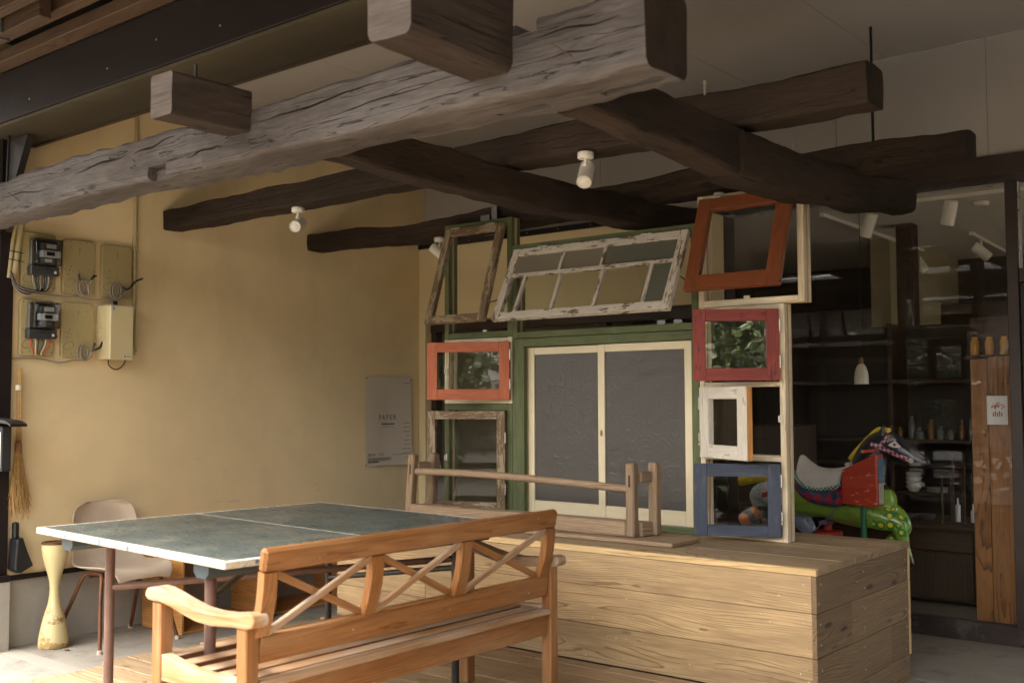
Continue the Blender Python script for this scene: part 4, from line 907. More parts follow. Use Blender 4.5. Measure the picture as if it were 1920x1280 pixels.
# breaker box
bb = thing('breaker_box', 'cream steel breaker box right of the lower meter board', 'breaker box')
box('case', (WX+.0005, WX+.135), (3.528, 3.706), (1.566, 1.905), M_boxp, bb, .004)
box('door', (WX+.137, WX+.172), (3.525, 3.688), (1.562, 1.902), M_boxp, bb, .006)
box('door_panel', (WX+.1722, WX+.174), (3.531, 3.682), (1.605, 1.895), M_boxp, bb, .001)
box('maker_label', (WX+.1742, WX+.175), (3.62, 3.668), (1.575, 1.59), M_label, bb, 0)
box('maker_mark', (WX+.1752, WX+.1758), (3.624, 3.634), (1.577, 1.588), M_black, bb, 0)
box('maker_lettering', (WX+.1752, WX+.1758), (3.638, 3.664), (1.580, 1.585), M_black, bb, 0)
box('blue_sticker', (WX+.1742, WX+.175), (3.54, 3.556), (1.87, 1.89), plain('sticker_blue', srgb(120, 150, 190), .5), bb, 0)
box('catch', (WX+.05, WX+.075), (3.522, 3.528), (1.70, 1.76), M_boxp, bb, .002)
lathe('cable_gland', [(.014, 0), (.014, .03), (.01, .034)], M_blackpl, bb, (WX+.05, 3.63, 1.905), 12)
V, F = tube_geo(smooth_path([(WX+.03, 3.60, 1.565), (WX+.03, 3.605, 1.53), (WX+.03, 3.65, 1.505), (WX+.03, 3.70, 1.53), (WX+.02, 3.74, 1.60)], 6), .004, 6); shade(pyd('loop_cable', V, F, M_blackpl, bb))
cd = thing('conduit_pipe', 'cream conduit pipe running up the wall at the right of the meter boards', 'pipe')
tube('pipe', [(WX+.016, 3.782, 1.60), (WX+.016, 3.782, 3.40)], .0125, M_board, cd, 12)
tube('coupling', [(WX+.016, 3.782, 2.30), (WX+.016, 3.782, 2.37)], .016, M_board, cd, 12)
for z in (1.62, 2.29, 2.9): box('clamp', (WX+.0005, WX+.031), (3.764, 3.80), (z, z+.012), M_board, cd, .002)
cd2 = thing('conduit_pipe', 'pair of cream conduits tied together at the left of the meter boards', 'pipe')
tube('pipe', [(WX+.03, 3.03, 2.40), (WX+.03, 3.012, 2.25), (WX+.03, 2.985, 2.03)], .020, M_board, cd2, 12)
tube('pipe', [(WX+.03, 3.00, 2.40), (WX+.03, 2.975, 2.25), (WX+.03, 2.955, 2.03)], .014, M_board, cd2, 12)
for z in (2.13, 2.18): tube('tie', [(WX+.055, 2.94, z+.01), (WX+.06, 3.03, z)], .003, M_blackpl, cd2, 6)

# ================================================================== POSTER, BROOM, DUSTPAN, LETTER BOX
po = thing('paper_poster', 'creased pale grey exhibition poster pinned near the corner', 'poster')
M_paper = plain('poster_paper', srgb(210, 199, 182), .75, var=.03, nscale=3)
ny, nz = 17, 25; V = []; F = []
def crease(u, v):
    d = .003; k = 0
    for (a, b, c, s) in ((1, 0, .48, .010), (0, 1, .68, .006), (1, .4, .52, .005), (.3, -1, -.55, .006), (1, -.5, .25, .005)):
        k += s*abs(a*u+b*v-c)
    return d+k*1.7+.004*math.sin(u*5+v*3)*(1-abs(2*v-1)) + (.02*max(0, u-.8)*max(0, .25-v)*16)
for j in range(nz):
    for i in range(ny):
        u, v = i/(ny-1), j/(nz-1); V.append((WX+.001+crease(u, v), 5.812+u*.512+(-.004 if j == 0 else 0), .779+v*.714))
for j in range(nz-1):
    for i in range(ny-1): F.append((j*ny+i, j*ny+i+1, (j+1)*ny+i+1, (j+1)*ny+i))
sheet = pyd('sheet', V, F, M_paper, po); sheet.modifiers.new('t', 'SOLIDIFY').thickness = .0006
for a, b in ((.02, .985), (.985, .965), (.0, .02), (.97, .05)): lathe('pin', [(.005, 0), (.005, .003), (.002, .006)], M_black, po, (WX+.002+crease(a, b), 5.812+a*.512, .779+b*.714), 8, (0, R(90), 0))
M_ink = plain('poster_ink', srgb(84, 80, 78), .8)
def text(name, s, size, loc, rot, mat, parent, align='CENTER', space=1., sx=1.):
    cu = bpy.data.curves.new(name, 'FONT'); cu.body = s; cu.size = size; cu.align_x = align; cu.space_character = space; cu.extrude = .0003
    o = bpy.data.objects.new(name, cu); COL.objects.link(o); dg = bpy.context.evaluated_depsgraph_get()
    me = bpy.data.meshes.new_from_object(o.evaluated_get(dg)); bpy.data.objects.remove(o)
    Mx = Matrix.Translation(loc) @ Matrix.Rotation(rot[2], 4, 'Z') @ Matrix.Rotation(rot[0], 4, 'X') @ Matrix.Diagonal((sx, 1, 1, 1))
    me.transform(Mx)
    for v in me.vertices: v.co.x = WX+.0025+crease((v.co.y-5.812)/.512, (v.co.z-.779)/.714)+(.0004 if v.co.x > loc[0] else 0)
    return link(name, me, mat, parent)
RW = (R(90), 0, R(90))
text('title_lettering', 'PAPER', .062, (WX+.014, 6.065, 1.145), RW, M_ink, po, space=1.35, sx=.9)
text('date_lettering', '2022.10.1    12.18', .026, (WX+.0165, 5.835, .862), RW, M_ink, po, 'LEFT', sx=.95)
def micro(rows, x, m, parent, nm='small_print'):
    bm = bmesh.new()
    for y0, y1, z, h in rows:
        y = y0
        while y < y1:
            w = random.uniform(.006, .016); xx = WX+.0022+crease((y-5.812)/.512, (z-.779)/.714); bm_box(bm, xx, xx+.0006, y, min(y+w, y1), z, z+h); y += w+.003
    me = bpy.data.meshes.new(nm); bm.to_mesh(me); bm.free(); tag(link(nm, me, m, parent), kind='stuff')
micro([(6.0, 6.14, 1.105, .014), (6.0, 6.14, 1.088, .003)]+[(6.27-.03*random.random()*2, 6.305, 1.115-i*.035, .005) for i in range(9)]+[(6.24, 6.305, 1.44, .006), (6.12, 6.3, .862, .004)]+[(5.835, 6.10, .843-i*.007, .003) for i in range(4)]+[(5.835, 5.96, .807, .01)], WX+.0175, M_ink, po)

br = thing('twig_broom', 'straw coloured twig broom hanging upside down beside the post', 'broom')
M_twig = plain('twig', srgb(168, 134, 84), .8, var=.2, nscale=40); M_twigd = plain('broom_binding', srgb(150, 112, 74), .7)
V = []; F = []
for i in range(14):
    a = random.uniform(0, 2*PI); r = random.uniform(0, .014)
    tube_geo([(-6.235+r*math.cos(a), 3.025+r*math.sin(a), 1.49+random.uniform(-.02, .01)), (-6.235+r*math.cos(a+.3), 3.03+r*math.sin(a+.3), 1.0)], .005, 5, V, F)
pyd('handle_canes', V, F, M_twig, br); V = []; F = []
for i in range(150):
    a = random.uniform(0, 2*PI); r = random.random()**.5; L = random.uniform(.30, .42)
    p = [(-6.235+.016*r*math.cos(a), 3.03+.016*r*math.sin(a), 1.03), (-6.235+.028*r*math.cos(a), 3.035+.035*r*math.sin(a), .88)]
    q = p[-1]; p += [(q[0]+.02*math.cos(a)+random.uniform(-.012, .012), q[1]+.018*math.sin(a)+random.uniform(-.012, .012), .76), (q[0]+.03*math.cos(a)+random.uniform(-.02, .02), q[1]+.03*math.sin(a)+random.uniform(-.02, .02), 1.02-L)]
    tube_geo(p, [.0022, .002, .0016, .0008], 4, V, F)
tag(pyd('bristles', V, F, M_twig, br), kind='stuff')
lathe('binding', [(.018, 0), (.020, .01), (.020, .05), (.018, .06)], M_twigd, br, (-6.235, 3.03, 1.0), 12)
lathe('string', [(.019, 0), (.02, .004), (.019, .03)], M_whw, br, (-6.235, 3.025, 1.37), 10)
dp = thing('dustpan', 'black plastic dustpan hanging under the broom', 'dustpan')
prism('pan', [(3.0, .50), (3.035, .515), (3.06, .44), (3.10, .345), (3.02, .305), (2.99, .33)], 'x', -6.262, -6.16, M_blackpl, dp, .008)
box('handle', (-6.24, -6.20), (3.0, 3.032), (.505, .60), M_blackpl, dp, .008)
lb = thing('letter_box', 'dark letter box with a sloping lid mounted on the left post', 'letter box')
prism('body', [(-6.56, .909), (-6.045, .909), (-6.045, 1.159), (-6.56, 1.209)], 'y', 2.845, 2.897, plain('letterbox_paint', srgb(46, 46, 46), .6, spec=.2), lb, .003)
prism('lid', [(-6.58, 1.216), (-5.90, 1.178), (-5.86, 1.163), (-5.865, 1.178), (-5.92, 1.196), (-6.58, 1.239)], 'y', 2.80, 2.897, M_black, lb, .002)
box('notice_plate', (-6.50, -6.06), (2.841, 2.8445), (.93, 1.13), M_label, lb, .001)

# ================================================================== SPOTLIGHTS
def spotlight(loc, d, label, group=None, sc=1., base=True, white=M_white):
    s = thing('spotlight', label, 'spotlight', group=group); d = Vector(d).normalized(); L = Vector(loc)
    if base: lathe('ceiling_cup', [(.036*sc, 0), (.038*sc, -.004), (.038*sc, -.026*sc), (.034*sc, -.03*sc)][::-1], white, s, L, 24)
    j = L+Vector((0, 0, -.058*sc if base else -.03*sc))
    tube('stem', [L+Vector((0, 0, -.028*sc if base else 0)), j], .007*sc, white, s, 10)
    lathe('knuckle', [(.003, -.012*sc), (.011*sc, -.010*sc), (.011*sc, .010*sc), (.003, .012*sc)], white, s, j, 12, (R(90), 0, 0))
    c = j+Vector((0, 0, -.045*sc))
    q = d.to_track_quat('Z', 'Y').to_euler()
    lathe('lamp_head', [(.030*sc, -.070*sc), (.0345*sc, -.066*sc), (.0355*sc, .062*sc), (.033*sc, .064*sc), (.031*sc, .058*sc)], white, s, c, 28, q)
    lathe('bezel', [(.0205*sc, .0), (.0305*sc, .0), (.0305*sc, .002)], white, s, c+d*.0595*sc, 28, q)
    lathe('lens', [(.020*sc, .0), (.0195*sc, .003), (.012*sc, .0055), (.003, .0062)], M_lens, s, c+d*.0597*sc, 24, q)
spotlight((-4.955, 4.055, 2.447), (.52, -.78, -.32), 'white spotlight under the left end of the dark cross beam', 'white spotlights under the old beams')
spotlight((-2.815, 3.985, 2.442), (.28, -.62, -.70), 'white spotlight under the dark cross beam near the middle of the picture', 'white spotlights under the old beams')
spotlight((-4.91, 5.235, 2.40), (.75, .25, -.62), 'white spotlight turned to the frames beside the green upper left frame', 'white spotlights under the old beams')

# ================================================================== ROCKING HORSE RIDE BEHIND THE GLASS
hr = thing('horse_ride', 'brightly painted coin operated horse ride behind the shop glass', 'horse ride')
HY = 7.10; SQ = .8
chains = [
 [(-3.38, 0, .66, .10), (-3.28, 0, .655, .145), (-3.15, 0, .64, .16), (-3.0, 0, .635, .155), (-2.86, 0, .61, .165), (-2.74, 0, .60, .17), (-2.64, 0, .62, .13)],
 [(-2.75, 0, .68, .16), (-2.715, 0, .80, .135), (-2.685, 0, .90, .112), (-2.64, 0, .985, .092), (-2.60, 0, 1.02, .08)],
 [(-2.615, 0, 1.02, .08), (-2.545, 0, .99, .090), (-2.47, 0, .948, .078), (-2.41, 0, .912, .060), (-2.36, 0, .889, .053), (-2.335, 0, .884, .044)],
 [(-2.605, -.05, 1.06, .026), (-2.585, -.06, 1.10, .018), (-2.57, -.06, 1.135, .005)], [(-2.60, .05, 1.06, .026), (-2.575, .06, 1.10, .018), (-2.555, .06, 1.135, .005)],
 [(-2.72, -.09, .55, .10), (-2.60, -.10, .515, .080), (-2.49, -.10, .488, .060), (-2.465, -.10, .42, .046), (-2.45, -.10, .34, .036), (-2.435, -.10, .285, .036), (-2.428, -.10, .24, .044)],
 [(-2.72, .09, .55, .10), (-2.58, .10, .53, .075), (-2.50, .10, .45, .05), (-2.56, .10, .38, .04), (-2.60, .10, .34, .04)],
 [(-3.34, -.08, .62, .115), (-3.43, -.10, .64, .078), (-3.49, -.10, .61, .055), (-3.465, -.10, .53, .045), (-3.52, -.10, .485, .048), (-3.585, -.10, .445, .052)],
 [(-3.30, .08, .56, .11), (-3.22, .09, .45, .07), (-3.17, .10, .37, .055), (-3.20, .10, .28, .042), (-3.22, .10, .20, .045)]]
V = []; F = []
for c in chains:
    pts = smooth_path([Vector(p[:3]) for p in c], 4); rr = []
    for i in range(len(c)-1):
        for k in range(4): rr.append(c[i][3]+(c[i+1][3]-c[i][3])*k/4)
    rr.append(c[-1][3])
    # rounded ends
    d0 = (pts[0]-pts[1]).normalized(); d1 = (pts[-1]-pts[-2]).normalized()
    pts = [pts[0]+d0*rr[0]*.85, pts[0]+d0*rr[0]*.5]+pts+[pts[-1]+d1*rr[-1]*.5, pts[-1]+d1*rr[-1]*.85]; rr = [rr[0]*.4, rr[0]*.85]+rr+[rr[-1]*.85, rr[-1]*.4]
    tube_geo(pts, rr, 14, V, F)
V = [(v[0], HY+v[1]*1.0 if abs(v[1]) < 0 else HY+v[1]*SQ, v[2]) for v in V]
body = pyd('body', V, F, None, hr)
md = body.modifiers.new('r', 'REMESH'); md.mode = 'VOXEL'; md.voxel_size = .009; md.use_smooth_shade = True
md = body.modifiers.new('s', 'SMOOTH'); md.iterations = 5; md.factor = .5
dg = bpy.context.evaluated_depsgraph_get(); dg.update(); nm = bpy.data.meshes.new_from_object(body.evaluated_get(dg)); body.modifiers.clear(); body.data = nm; nm.shade_smooth()
ca = nm.color_attributes.new('coat', 'FLOAT_COLOR', 'POINT')
def coat(x, y, z):
    blk, grn = srgb(30, 30, 34), srgb(130, 164, 62)
    if x > -2.80 and z > .70: return (*blk[:3], 0)
    if x < -3.40:
        d = (Vector((x, z))-Vector((-3.585, .435))).length
        if z < .545:
            return (*(srgb(226, 134, 66) if (d < .055 or .10 < d < .15) else blk)[:3], 0)
        if z > .545 and x < -3.42: return (*srgb(176, 184, 192)[:3], .5)
    if x < -3.12 and z < .50: return (*srgb(150, 164, 180)[:3], .5)
    if x < -3.20:
        s = math.sin((z*1.2-x*.35)*46)
        return (*(srgb(178, 44, 58) if s > .45 else srgb(196, 184, 188))[:3], 0)
    if z < .29 and x > -2.52: return (*blk[:3], 0)
    if x > -2.635 and z < .60 and z > .37: return (*grn[:3], 1)
    return (*grn[:3], 0)
for i, v in enumerate(nm.vertices): ca.data[i].color = coat(*v.co)
def coat_mat():
    g = G('horse_paint'); at = g.n('ShaderNodeVertexColor', layer_name='coat'); tc = g.n('ShaderNodeTexCoord')
    vo = g.n('ShaderNodeTexVoronoi', {'Vector': tc.outputs['Object'], 'Scale': 17, 'Randomness': .75}); d = vo.outputs['Distance']
    spot = g.math('MULTIPLY', g.math('GREATER_THAN', at.outputs['Alpha'], .8), 1.0)
    c = g.mix(g.math('MULTIPLY', spot, g.math('LESS_THAN', d, .50)), at.outputs['Color'], srgb(58, 132, 58))
    c = g.mix(g.math('MULTIPLY', spot, g.math('LESS_THAN', d, .30)), c, srgb(236, 214, 60))
    prt = g.math('MULTIPLY', g.math('COMPARE', at.outputs['Alpha'], .5, .2), g.math('GREATER_THAN', g.noise(tc.outputs['Object'], 90, 3).outputs['Fac'], .56))
    c = g.mix(g.math('MULTIPLY', prt, .6), c, srgb(70, 78, 90))
    n = g.noise(tc.outputs['Object'], 7, 5).outputs['Fac']; k = g.maprange(n, .3, .7, .85, 1.08); c = g.mix(1, c, g.comb(k, k, k), 'MULTIPLY')
    g.set(g.b.inputs['Base Color'], c); g.b.inputs['Roughness'].default_value = .28; g.b.inputs['Coat Weight'].default_value = .3; return g.m
nm.materials.append(coat_mat())
from mathutils.bvhtree import BVHTree
bvh = BVHTree.FromPolygons([v.co.copy() for v in nm.vertices], [tuple(p.vertices) for p in nm.polygons])
def surf(x, z, off=.003):
    h = bvh.ray_cast(Vector((x, 6.5, z)), Vector((0, 1, 0))); return (h[0].y if h[0] is not None else HY)-off
def decal(name, poly, mat, parent, off=.003):
    cx = sum(p[0] for p in poly)/len(poly); cz = sum(p[1] for p in poly)/len(poly)
    V = [(cx, surf(cx, cz, off+.0015), cz)]+[(x, surf(x, z, off), z) for x, z in poly]; n = len(poly)
    o = pyd(name, V, [(0, 1+i, 1+(i+1) % n) for i in range(n)], mat, parent); o.modifiers.new('t', 'SOLIDIFY').thickness = .0015; return o
def ribbon(name, path, w, mat, parent, off=.003, n=8):
    P = [Vector((a, 0, b)) for a, b in path]; P = smooth_path(P, n); V = []; F = []
    for i, p in enumerate(P):
        t = (P[min(i+1, len(P)-1)]-P[max(i-1, 0)]).normalized(); q = Vector((-t.z, 0, t.x))
        for s in (-.5, 0, .5):
            a = p+q*w*s; V.append((a.x, surf(a.x, a.z, off), a.z))
    for i in range(len(P)-1):
        for k in range(2): F.append((i*3+k, i*3+k+1, (i+1)*3+k+1, (i+1)*3+k))
    o = pyd(name, V, F, mat, parent); o.modifiers.new('t', 'SOLIDIFY').thickness = .002; return o
M_yel = plain('mane_yellow', srgb(214, 186, 34), .4, var=.15, nscale=20, stain=srgb(60, 52, 20), samt=.7)
V, F = tube_geo(smooth_path([(-2.825, HY, .88), (-2.785, HY, .93), (-2.73, HY, .99), (-2.68, HY, 1.04), (-2.62, HY, 1.085), (-2.55, HY-.015, 1.08)], 6), [.012]+[.03]*24+[.026]*5+[.01], 12); shade(pyd('mane', V, F, M_yel, hr), 60)
V, F = tube_geo(smooth_path([(-3.40, HY, .75), (-3.47, HY, .755), (-3.56, HY, .735), (-3.64, HY, .715), (-3.70, HY, .708)], 6), [.03]+[.045]*12+[.042]*8+[.03]*3+[.012], 12); shade(pyd('tail', V, F, M_yel, hr), 60)
def checkmat(name, c1, c2, s, rot=45, rough=.3):
    g = G(name); tc = g.n('ShaderNodeTexCoord'); mp = g.n('ShaderNodeMapping', {'Vector': tc.outputs['Object'], 'Rotation': (0, R(rot), 0), 'Scale': (s, 0, s)})
    ck = g.n('ShaderNodeTexChecker', {'Vector': mp.outputs[0], 'Color1': c1, 'Color2': c2, 'Scale': 1}); k = g.maprange(g.noise(tc.outputs['Object'], 9, 4).outputs['Fac'], .3, .7, .85, 1.1)
    g.set(g.b.inputs['Base Color'], g.mix(1, ck.outputs['Color'], g.comb(k, k, k), 'MULTIPLY')); g.b.inputs['Roughness'].default_value = rough; return g.m
M_brid = checkmat('bridle_check', srgb(214, 196, 214), srgb(168, 26, 42), 50, 40)
ribbon('bridle_strap', [(-2.545, 1.062), (-2.575, 1.02), (-2.605, .98)], .022, M_brid, hr)
ribbon('bridle_strap', [(-2.66, 1.0), (-2.605, .985), (-2.54, .955), (-2.47, .925), (-2.415, .903)], .026, M_brid, hr, .005)
M_chrome = plain('chrome', srgb(206, 206, 206), .18, .9)
decal('rosette', [(-2.405+.017*math.cos(a), .898+.017*math.sin(a)) for a in [2*PI*i/14 for i in range(14)]], plain('rosette_white', srgb(210, 206, 196), .3), hr, .007)
M_eyew = plain('eye_white', srgb(226, 216, 214), .3)
decal('eye', [(-2.545, .995), (-2.525, 1.012), (-2.503, 1.022), (-2.485, 1.008), (-2.462, .985), (-2.485, .98), (-2.515, .983)], M_eyew, hr, .003)
decal('iris', [(-2.503+.010*math.cos(a), 1.000+.010*math.sin(a)) for a in [2*PI*i/12 for i in range(12)]], plain('iris_violet', srgb(120, 104, 150), .25), hr, .006)
decal('pupil', [(-2.503+.005*math.cos(a), 1.000+.005*math.sin(a)) for a in [2*PI*i/10 for i in range(10)]], M_black, hr, .008)
for i in range(7):
    x0 = -2.548+i*.0085; z0 = 1.008+.012*math.sin(i/6*PI*.9); decal('eyelash', [(x0, z0+.004), (x0+.003, z0+.005), (x0-.004, z0+.026), (x0-.007, z0+.024)], M_eyew, hr, .003)
decal('cheek_patch', [(-2.49, .972), (-2.475, .975), (-2.478, .955), (-2.49, .955)], plain('cheek_blue', srgb(60, 100, 170), .3), hr, .003)
# blanket shell
V = []; F = []; nx, na = 22, 18
for i in range(nx+1):
    u = i/nx; x = -3.185+u*.485; rad = .166+.006*math.sin(u*PI); zc = .628-.03*u; ext = R(100)*(1-abs(2*u-1)**3*.35)
    for k in range(na+1):
        a = -ext+2*ext*k/na; V.append((x, HY+math.sin(a)*rad*.86, zc+math.cos(a)*rad))
for i in range(nx):
    for k in range(na): F.append((i*(na+1)+k, i*(na+1)+k+1, (i+1)*(na+1)+k+1, (i+1)*(na+1)+k))
bl = pyd('saddle_blanket', V, F, checkmat('harlequin', srgb(52, 84, 116), srgb(158, 38, 58), 19, 38), hr, smooth=True); bl.modifiers.new('t', 'SOLIDIFY').thickness = .012
V = []; F = []; sp = [(-3.175, .885, .12), (-3.165, .872, .15), (-3.13, .842, .168), (-3.08, .806, .172), (-3.02, .795, .172), (-2.96, .795, .17), (-2.90, .802, .165), (-2.85, .815, .15)]
for x, z, hw in sp:
    for k in range(13):
        v = -1+2*k/12; V.append((x, HY+v*hw*1.05, z+.03-abs(v)**2.6*.145))
for i in range(len(sp)-1):
    for k in range(12): F.append((i*13+k, i*13+k+1, (i+1)*13+k+1, (i+1)*13+k))
M_sad = plain('saddle_white', srgb(206, 200, 190), .4, var=.06, stain=srgb(170, 158, 146), samt=.4)
sd = pyd('saddle', V, F, M_sad, hr, smooth=True); md = sd.modifiers.new('t', 'SOLIDIFY'); md.thickness = .014; md.offset = 1; sd.modifiers.new('s', 'SUBSURF').render_levels = 2
M_trim = checkmat('saddle_trim_dots', srgb(178, 206, 188), srgb(40, 98, 84), 72, 0)
V, F = tube_geo(smooth_path([(-3.183, HY-.125, .80), (-3.14, HY-.165, .742), (-3.07, HY-.172, .700), (-2.98, HY-.172, .690), (-2.90, HY-.168, .705), (-2.84, HY-.155, .725)], 6), .014, 8); shade(pyd('saddle_trim', V, F, M_trim, hr), 60)
box('girth', (-3.005, -2.955), (HY-.142, HY+.142), (.452, .475), plain('girth_lilac', srgb(150, 120, 170), .4), hr, .004)
M_redbox = paint('coin_box_red', srgb(184, 62, 38), srgb(214, 190, 170), 'x', .40, .38, .3, .10, .08, 2.2)
prism('coin_box', [(-2.792, .612), (-2.575, .600), (-2.556, .605), (-2.554, .940), (-2.565, .943), (-2.789, .836)], 'y', 6.845, 6.962, M_redbox, hr, .008)
box('coin_panel', (-2.5525, -2.551), (6.865, 6.95), (.76, .915), plain('panel_blue', srgb(92, 130, 160), .4), hr, 0)
box('coin_panel', (-2.5525, -2.551), (6.865, 6.95), (.62, .755), plain('panel_pale', srgb(184, 178, 166), .4, var=.2, nscale=40), hr, 0)
box('switch', (-2.775, -2.745), (6.87, 6.93), (.848, .882), M_sad, hr, .003, (0, R(-24), 0))
tube('grip_bar', [(-2.66, 6.86, .955), (-2.60, 6.96, .965)], .012, M_redbox, hr, 10)
tube('support_pole', [(-2.682, 6.93, ZC+.02), (-2.682, 6.93, .605)], .0195, plain('pole_green', srgb(40, 106, 70), .35), hr, 14)
lathe('motor_base', [(.10, 0), (.10, .50), (.09, .515), (.03, .52), (.03, .57)], paint('base_red', srgb(170, 44, 36), srgb(200, 170, 150), 'z', .3), hr, (-3.0, HY, ZC+.02), 24)
tube('lever', [(-3.02, 6.92, .41), (-2.83, 6.93, .60)], .005, M_galv, hr, 8)

# ================================================================== THINGS INSIDE THE SHOP
cb = thing('dark_cabinet', 'dark wooden cabinet behind the glass at the right', 'cabinet')
box('carcass', (-3.25, -2.12), (7.66, 8.25), (-.10, .395), darkfurn('x'), cb, .004)
box('worktop', (-3.30, -2.10), (7.62, 8.29), (.396, .43), darkfurn('x'), cb, .006)
for a, b in ((-3.22, -2.72), (-2.70, -2.20)):
    box('drawer_front', (a, b), (7.640, 7.659), (.25, .38), darkfurn('x'), cb, .004); box('door_panel', (a, b), (7.640, 7.659), (-.08, .24), darkfurn('z'), cb, .004)
box('corner_post', (-2.19, -2.12), (7.635, 7.659), (-.10, .39), darkfurn('z'), cb, .003)
wp = thing('upright_plank', 'tall brown plank panel behind the glass, carrying a small notice', 'plank panel')
box('plank', (-2.0, -1.90), (6.98, 7.01), (-.11, 1.545), brownpanel('z'), wp, .004); box('plank', (-1.898, -1.70), (6.98, 7.01), (-.11, 1.56), brownpanel('z'), wp, .004)
nt = thing('notice_sheet', 'small white notice with red lettering pinned on the brown plank', 'notice')
box('sheet', (-1.905, -1.785), (6.974, 6.9745), (1.14, 1.317), M_label, nt, 0)
M_redink = plain('red_print', srgb(186, 96, 66), .7)
bm = bmesh.new()
for i in range(34):
    a = PI*random.random(); r = random.uniform(.012, .042); bx_, bz = -1.845+r*math.cos(a), 1.235+r*math.sin(a)*.9
    bm_box(bm, bx_, bx_+.007, 6.9732, 6.9738, bz, bz+.006)
for i in range(5): bm_box(bm, -1.872+i*.012, -1.865+i*.012, 6.9732, 6.9738, 1.19, 1.215+.008*(i % 2))
me = bpy.data.meshes.new('print'); bm.to_mesh(me); bm.free(); link('print', me, M_redink, nt)
sv = thing('open_shelf', 'dark open shelf unit with dishes at the back of the shop', 'shelf')
for z in (.575, .80, .985, 1.45): box('shelf_board', (-3.9, -2.25), (8.42, 8.80), (z-.028, z), darkfurn('x'), sv, .003)
for x in (-3.9, -3.05, -2.28): box('upright', (x, x+.035), (8.45, 8.79), (ZC+.02, 1.9), darkfurn('z'), sv, .003)
box('back_board', (-3.9, -2.25), (8.801, 8.82), (ZC+.02, 1.9), M_gutter, sv, 0)
M_china = plain('white_china', srgb(206, 206, 200), .25, var=.03)
def bowl(x, y, z, r, h, lab, grp, mat=M_china):
    o = lathe('bowl', [(r*.5, 0), (r*.55, .004), (r*.9, h*.6), (r, h), (r*.93, h), (r*.8, h*.6), (r*.3, h*.2)], mat, None, (x, y, z+.0005), 20); tag(o, lab, 'bowl', grp)
for i in range(4): bowl(-2.88, 8.5, .5765+i*.033, .062, .05, 'white bowl in the stack on the shop shelf', 'stacked white bowls')
for i in range(4):
    o = lathe('plate', [(.05, 0), (.085, .008), (.088, .012), (.05, .004)], M_china, None, (-2.70, 8.52, .5765+i*.009), 20); tag(o, 'white plate in the low pile beside the bowls', 'plate', 'piled white plates')
M_bot = plain('bottle_glass', srgb(96, 102, 96), .15, var=.1); M_bot2 = plain('jar_amber', srgb(120, 84, 44), .2)
for i in range(9):
    h = random.uniform(.08, .20); r = random.uniform(.018, .034)
    o = lathe('bottle', [(r, 0), (r, h*.65), (r*.5, h*.8), (r*.5, h)], M_bot if i % 3 else M_bot2, None, (-2.98+i*.078, 8.5+random.uniform(-.03, .06), .9855), 14)
    tag(o, 'small glass bottle in the row on the upper shop shelf', 'bottle', 'bottles on the upper shop shelf')
ash = thing('wall_shelf', 'narrow shelf above the brown plank with a row of amber jars', 'shelf'); box('shelf_board', (-2.12, -1.62), (7.22, 7.42), (1.555, 1.58), darkfurn('x'), ash, .002); box('back_board', (-2.12, -1.62), (7.42, 7.44), (1.555, 1.84), darkfurn('x'), ash, .002)
M_amber = plain('amber_jar_glass', srgb(206, 150, 60), .2, var=.15, nscale=20)
for i in range(5):
    o = lathe('amber_jar', [(.026, 0), (.028, .004), (.028, .09), (.02, .105), (.02, .12)], M_amber, None, (-2.06+i*.09, 7.31, 1.5805), 16); tag(o, 'amber jar in the row above the brown plank', 'jar', 'amber jars above the plank')
tr_ = thing('candle_rack', 'wooden rack of thin uprights standing on the dark cabinet', 'rack')
for x in (-2.42, -2.345, -2.27, -2.16):
    for y in (7.68, 7.86): box('upright', (x, x+.014), (y, y+.014), (.431, .77+(.15 if x in (-2.345, -2.27) and y < 7.7 else 0)), darkfurn('z'), tr_, .001)
for z in (.435, .755):
    for y in (7.695, 7.842): box('rail', (-2.42, -2.146), (y, y+.016), (z, z+.014), darkfurn('x'), tr_, .001)
for i, (x, y, h) in enumerate(((-2.33, 7.76, .18), (-2.24, 7.80, .14))):
    o = lathe('candle', [(.018, 0), (.018, h-.05), (.008, h-.045), (.004, h)], M_china, None, (x, y, .4305), 14); tag(o, ('taller' if i == 0 else 'shorter')+' white candle standing inside the wooden rack', 'candle')
for i in range(6):
    o = lathe('bowl', [(.04, 0), (.06, .02), (.062, .045), (.05, .045), (.03, .02)], plain('dark_ware', srgb(84, 80, 76), .35), None, (-3.1+i*.105, 7.78+.07*(i % 2), .4305), 16); tag(o, 'dark bowl in the row on the cabinet top', 'bowl', 'dark bowls on the cabinet top')
pd = thing('pendant_lamp', 'small white glass pendant lamp hanging inside the shop', 'pendant lamp')
lathe('shade', [(.052, 0), (.053, .04), (.047, .09), (.034, .13), (.018, .15), (.012, .152)], plain('opal_glass', srgb(214, 208, 192), .25), pd, (-2.98, 7.72, 1.41), 24)
lathe('cap', [(.017, 0), (.017, .03), (.010, .045)], plain('aged_brass', srgb(128, 96, 56), .4, .7), pd, (-2.98, 7.72, 1.563), 14)
tube('cord', [(-2.98, 7.72, 1.605), (-2.97, 7.72, 2.759)], .003, M_black, pd, 6)
for nm_, pts in (('upper', ((-3.1, 7.84), (-1.6, 7.84))), ('left', ((-3.36, 7.95), (-3.42, 10.5))), ('right', ((-2.74, 9.7), (-2.84, 11.2)))):
    (a, b), (c, d) = pts; o = bar('lighting_track', (a, b, 2.742), (c, d, 2.742), .035, .03, M_white, None, (0, 0, 1), .002); tag(o, 'white lighting track on the shop ceiling, the %s one' % {'upper': 'nearest to the glass', 'left': 'running back on the left', 'right': 'running back on the right'}[nm_], 'lighting track')
k = 0
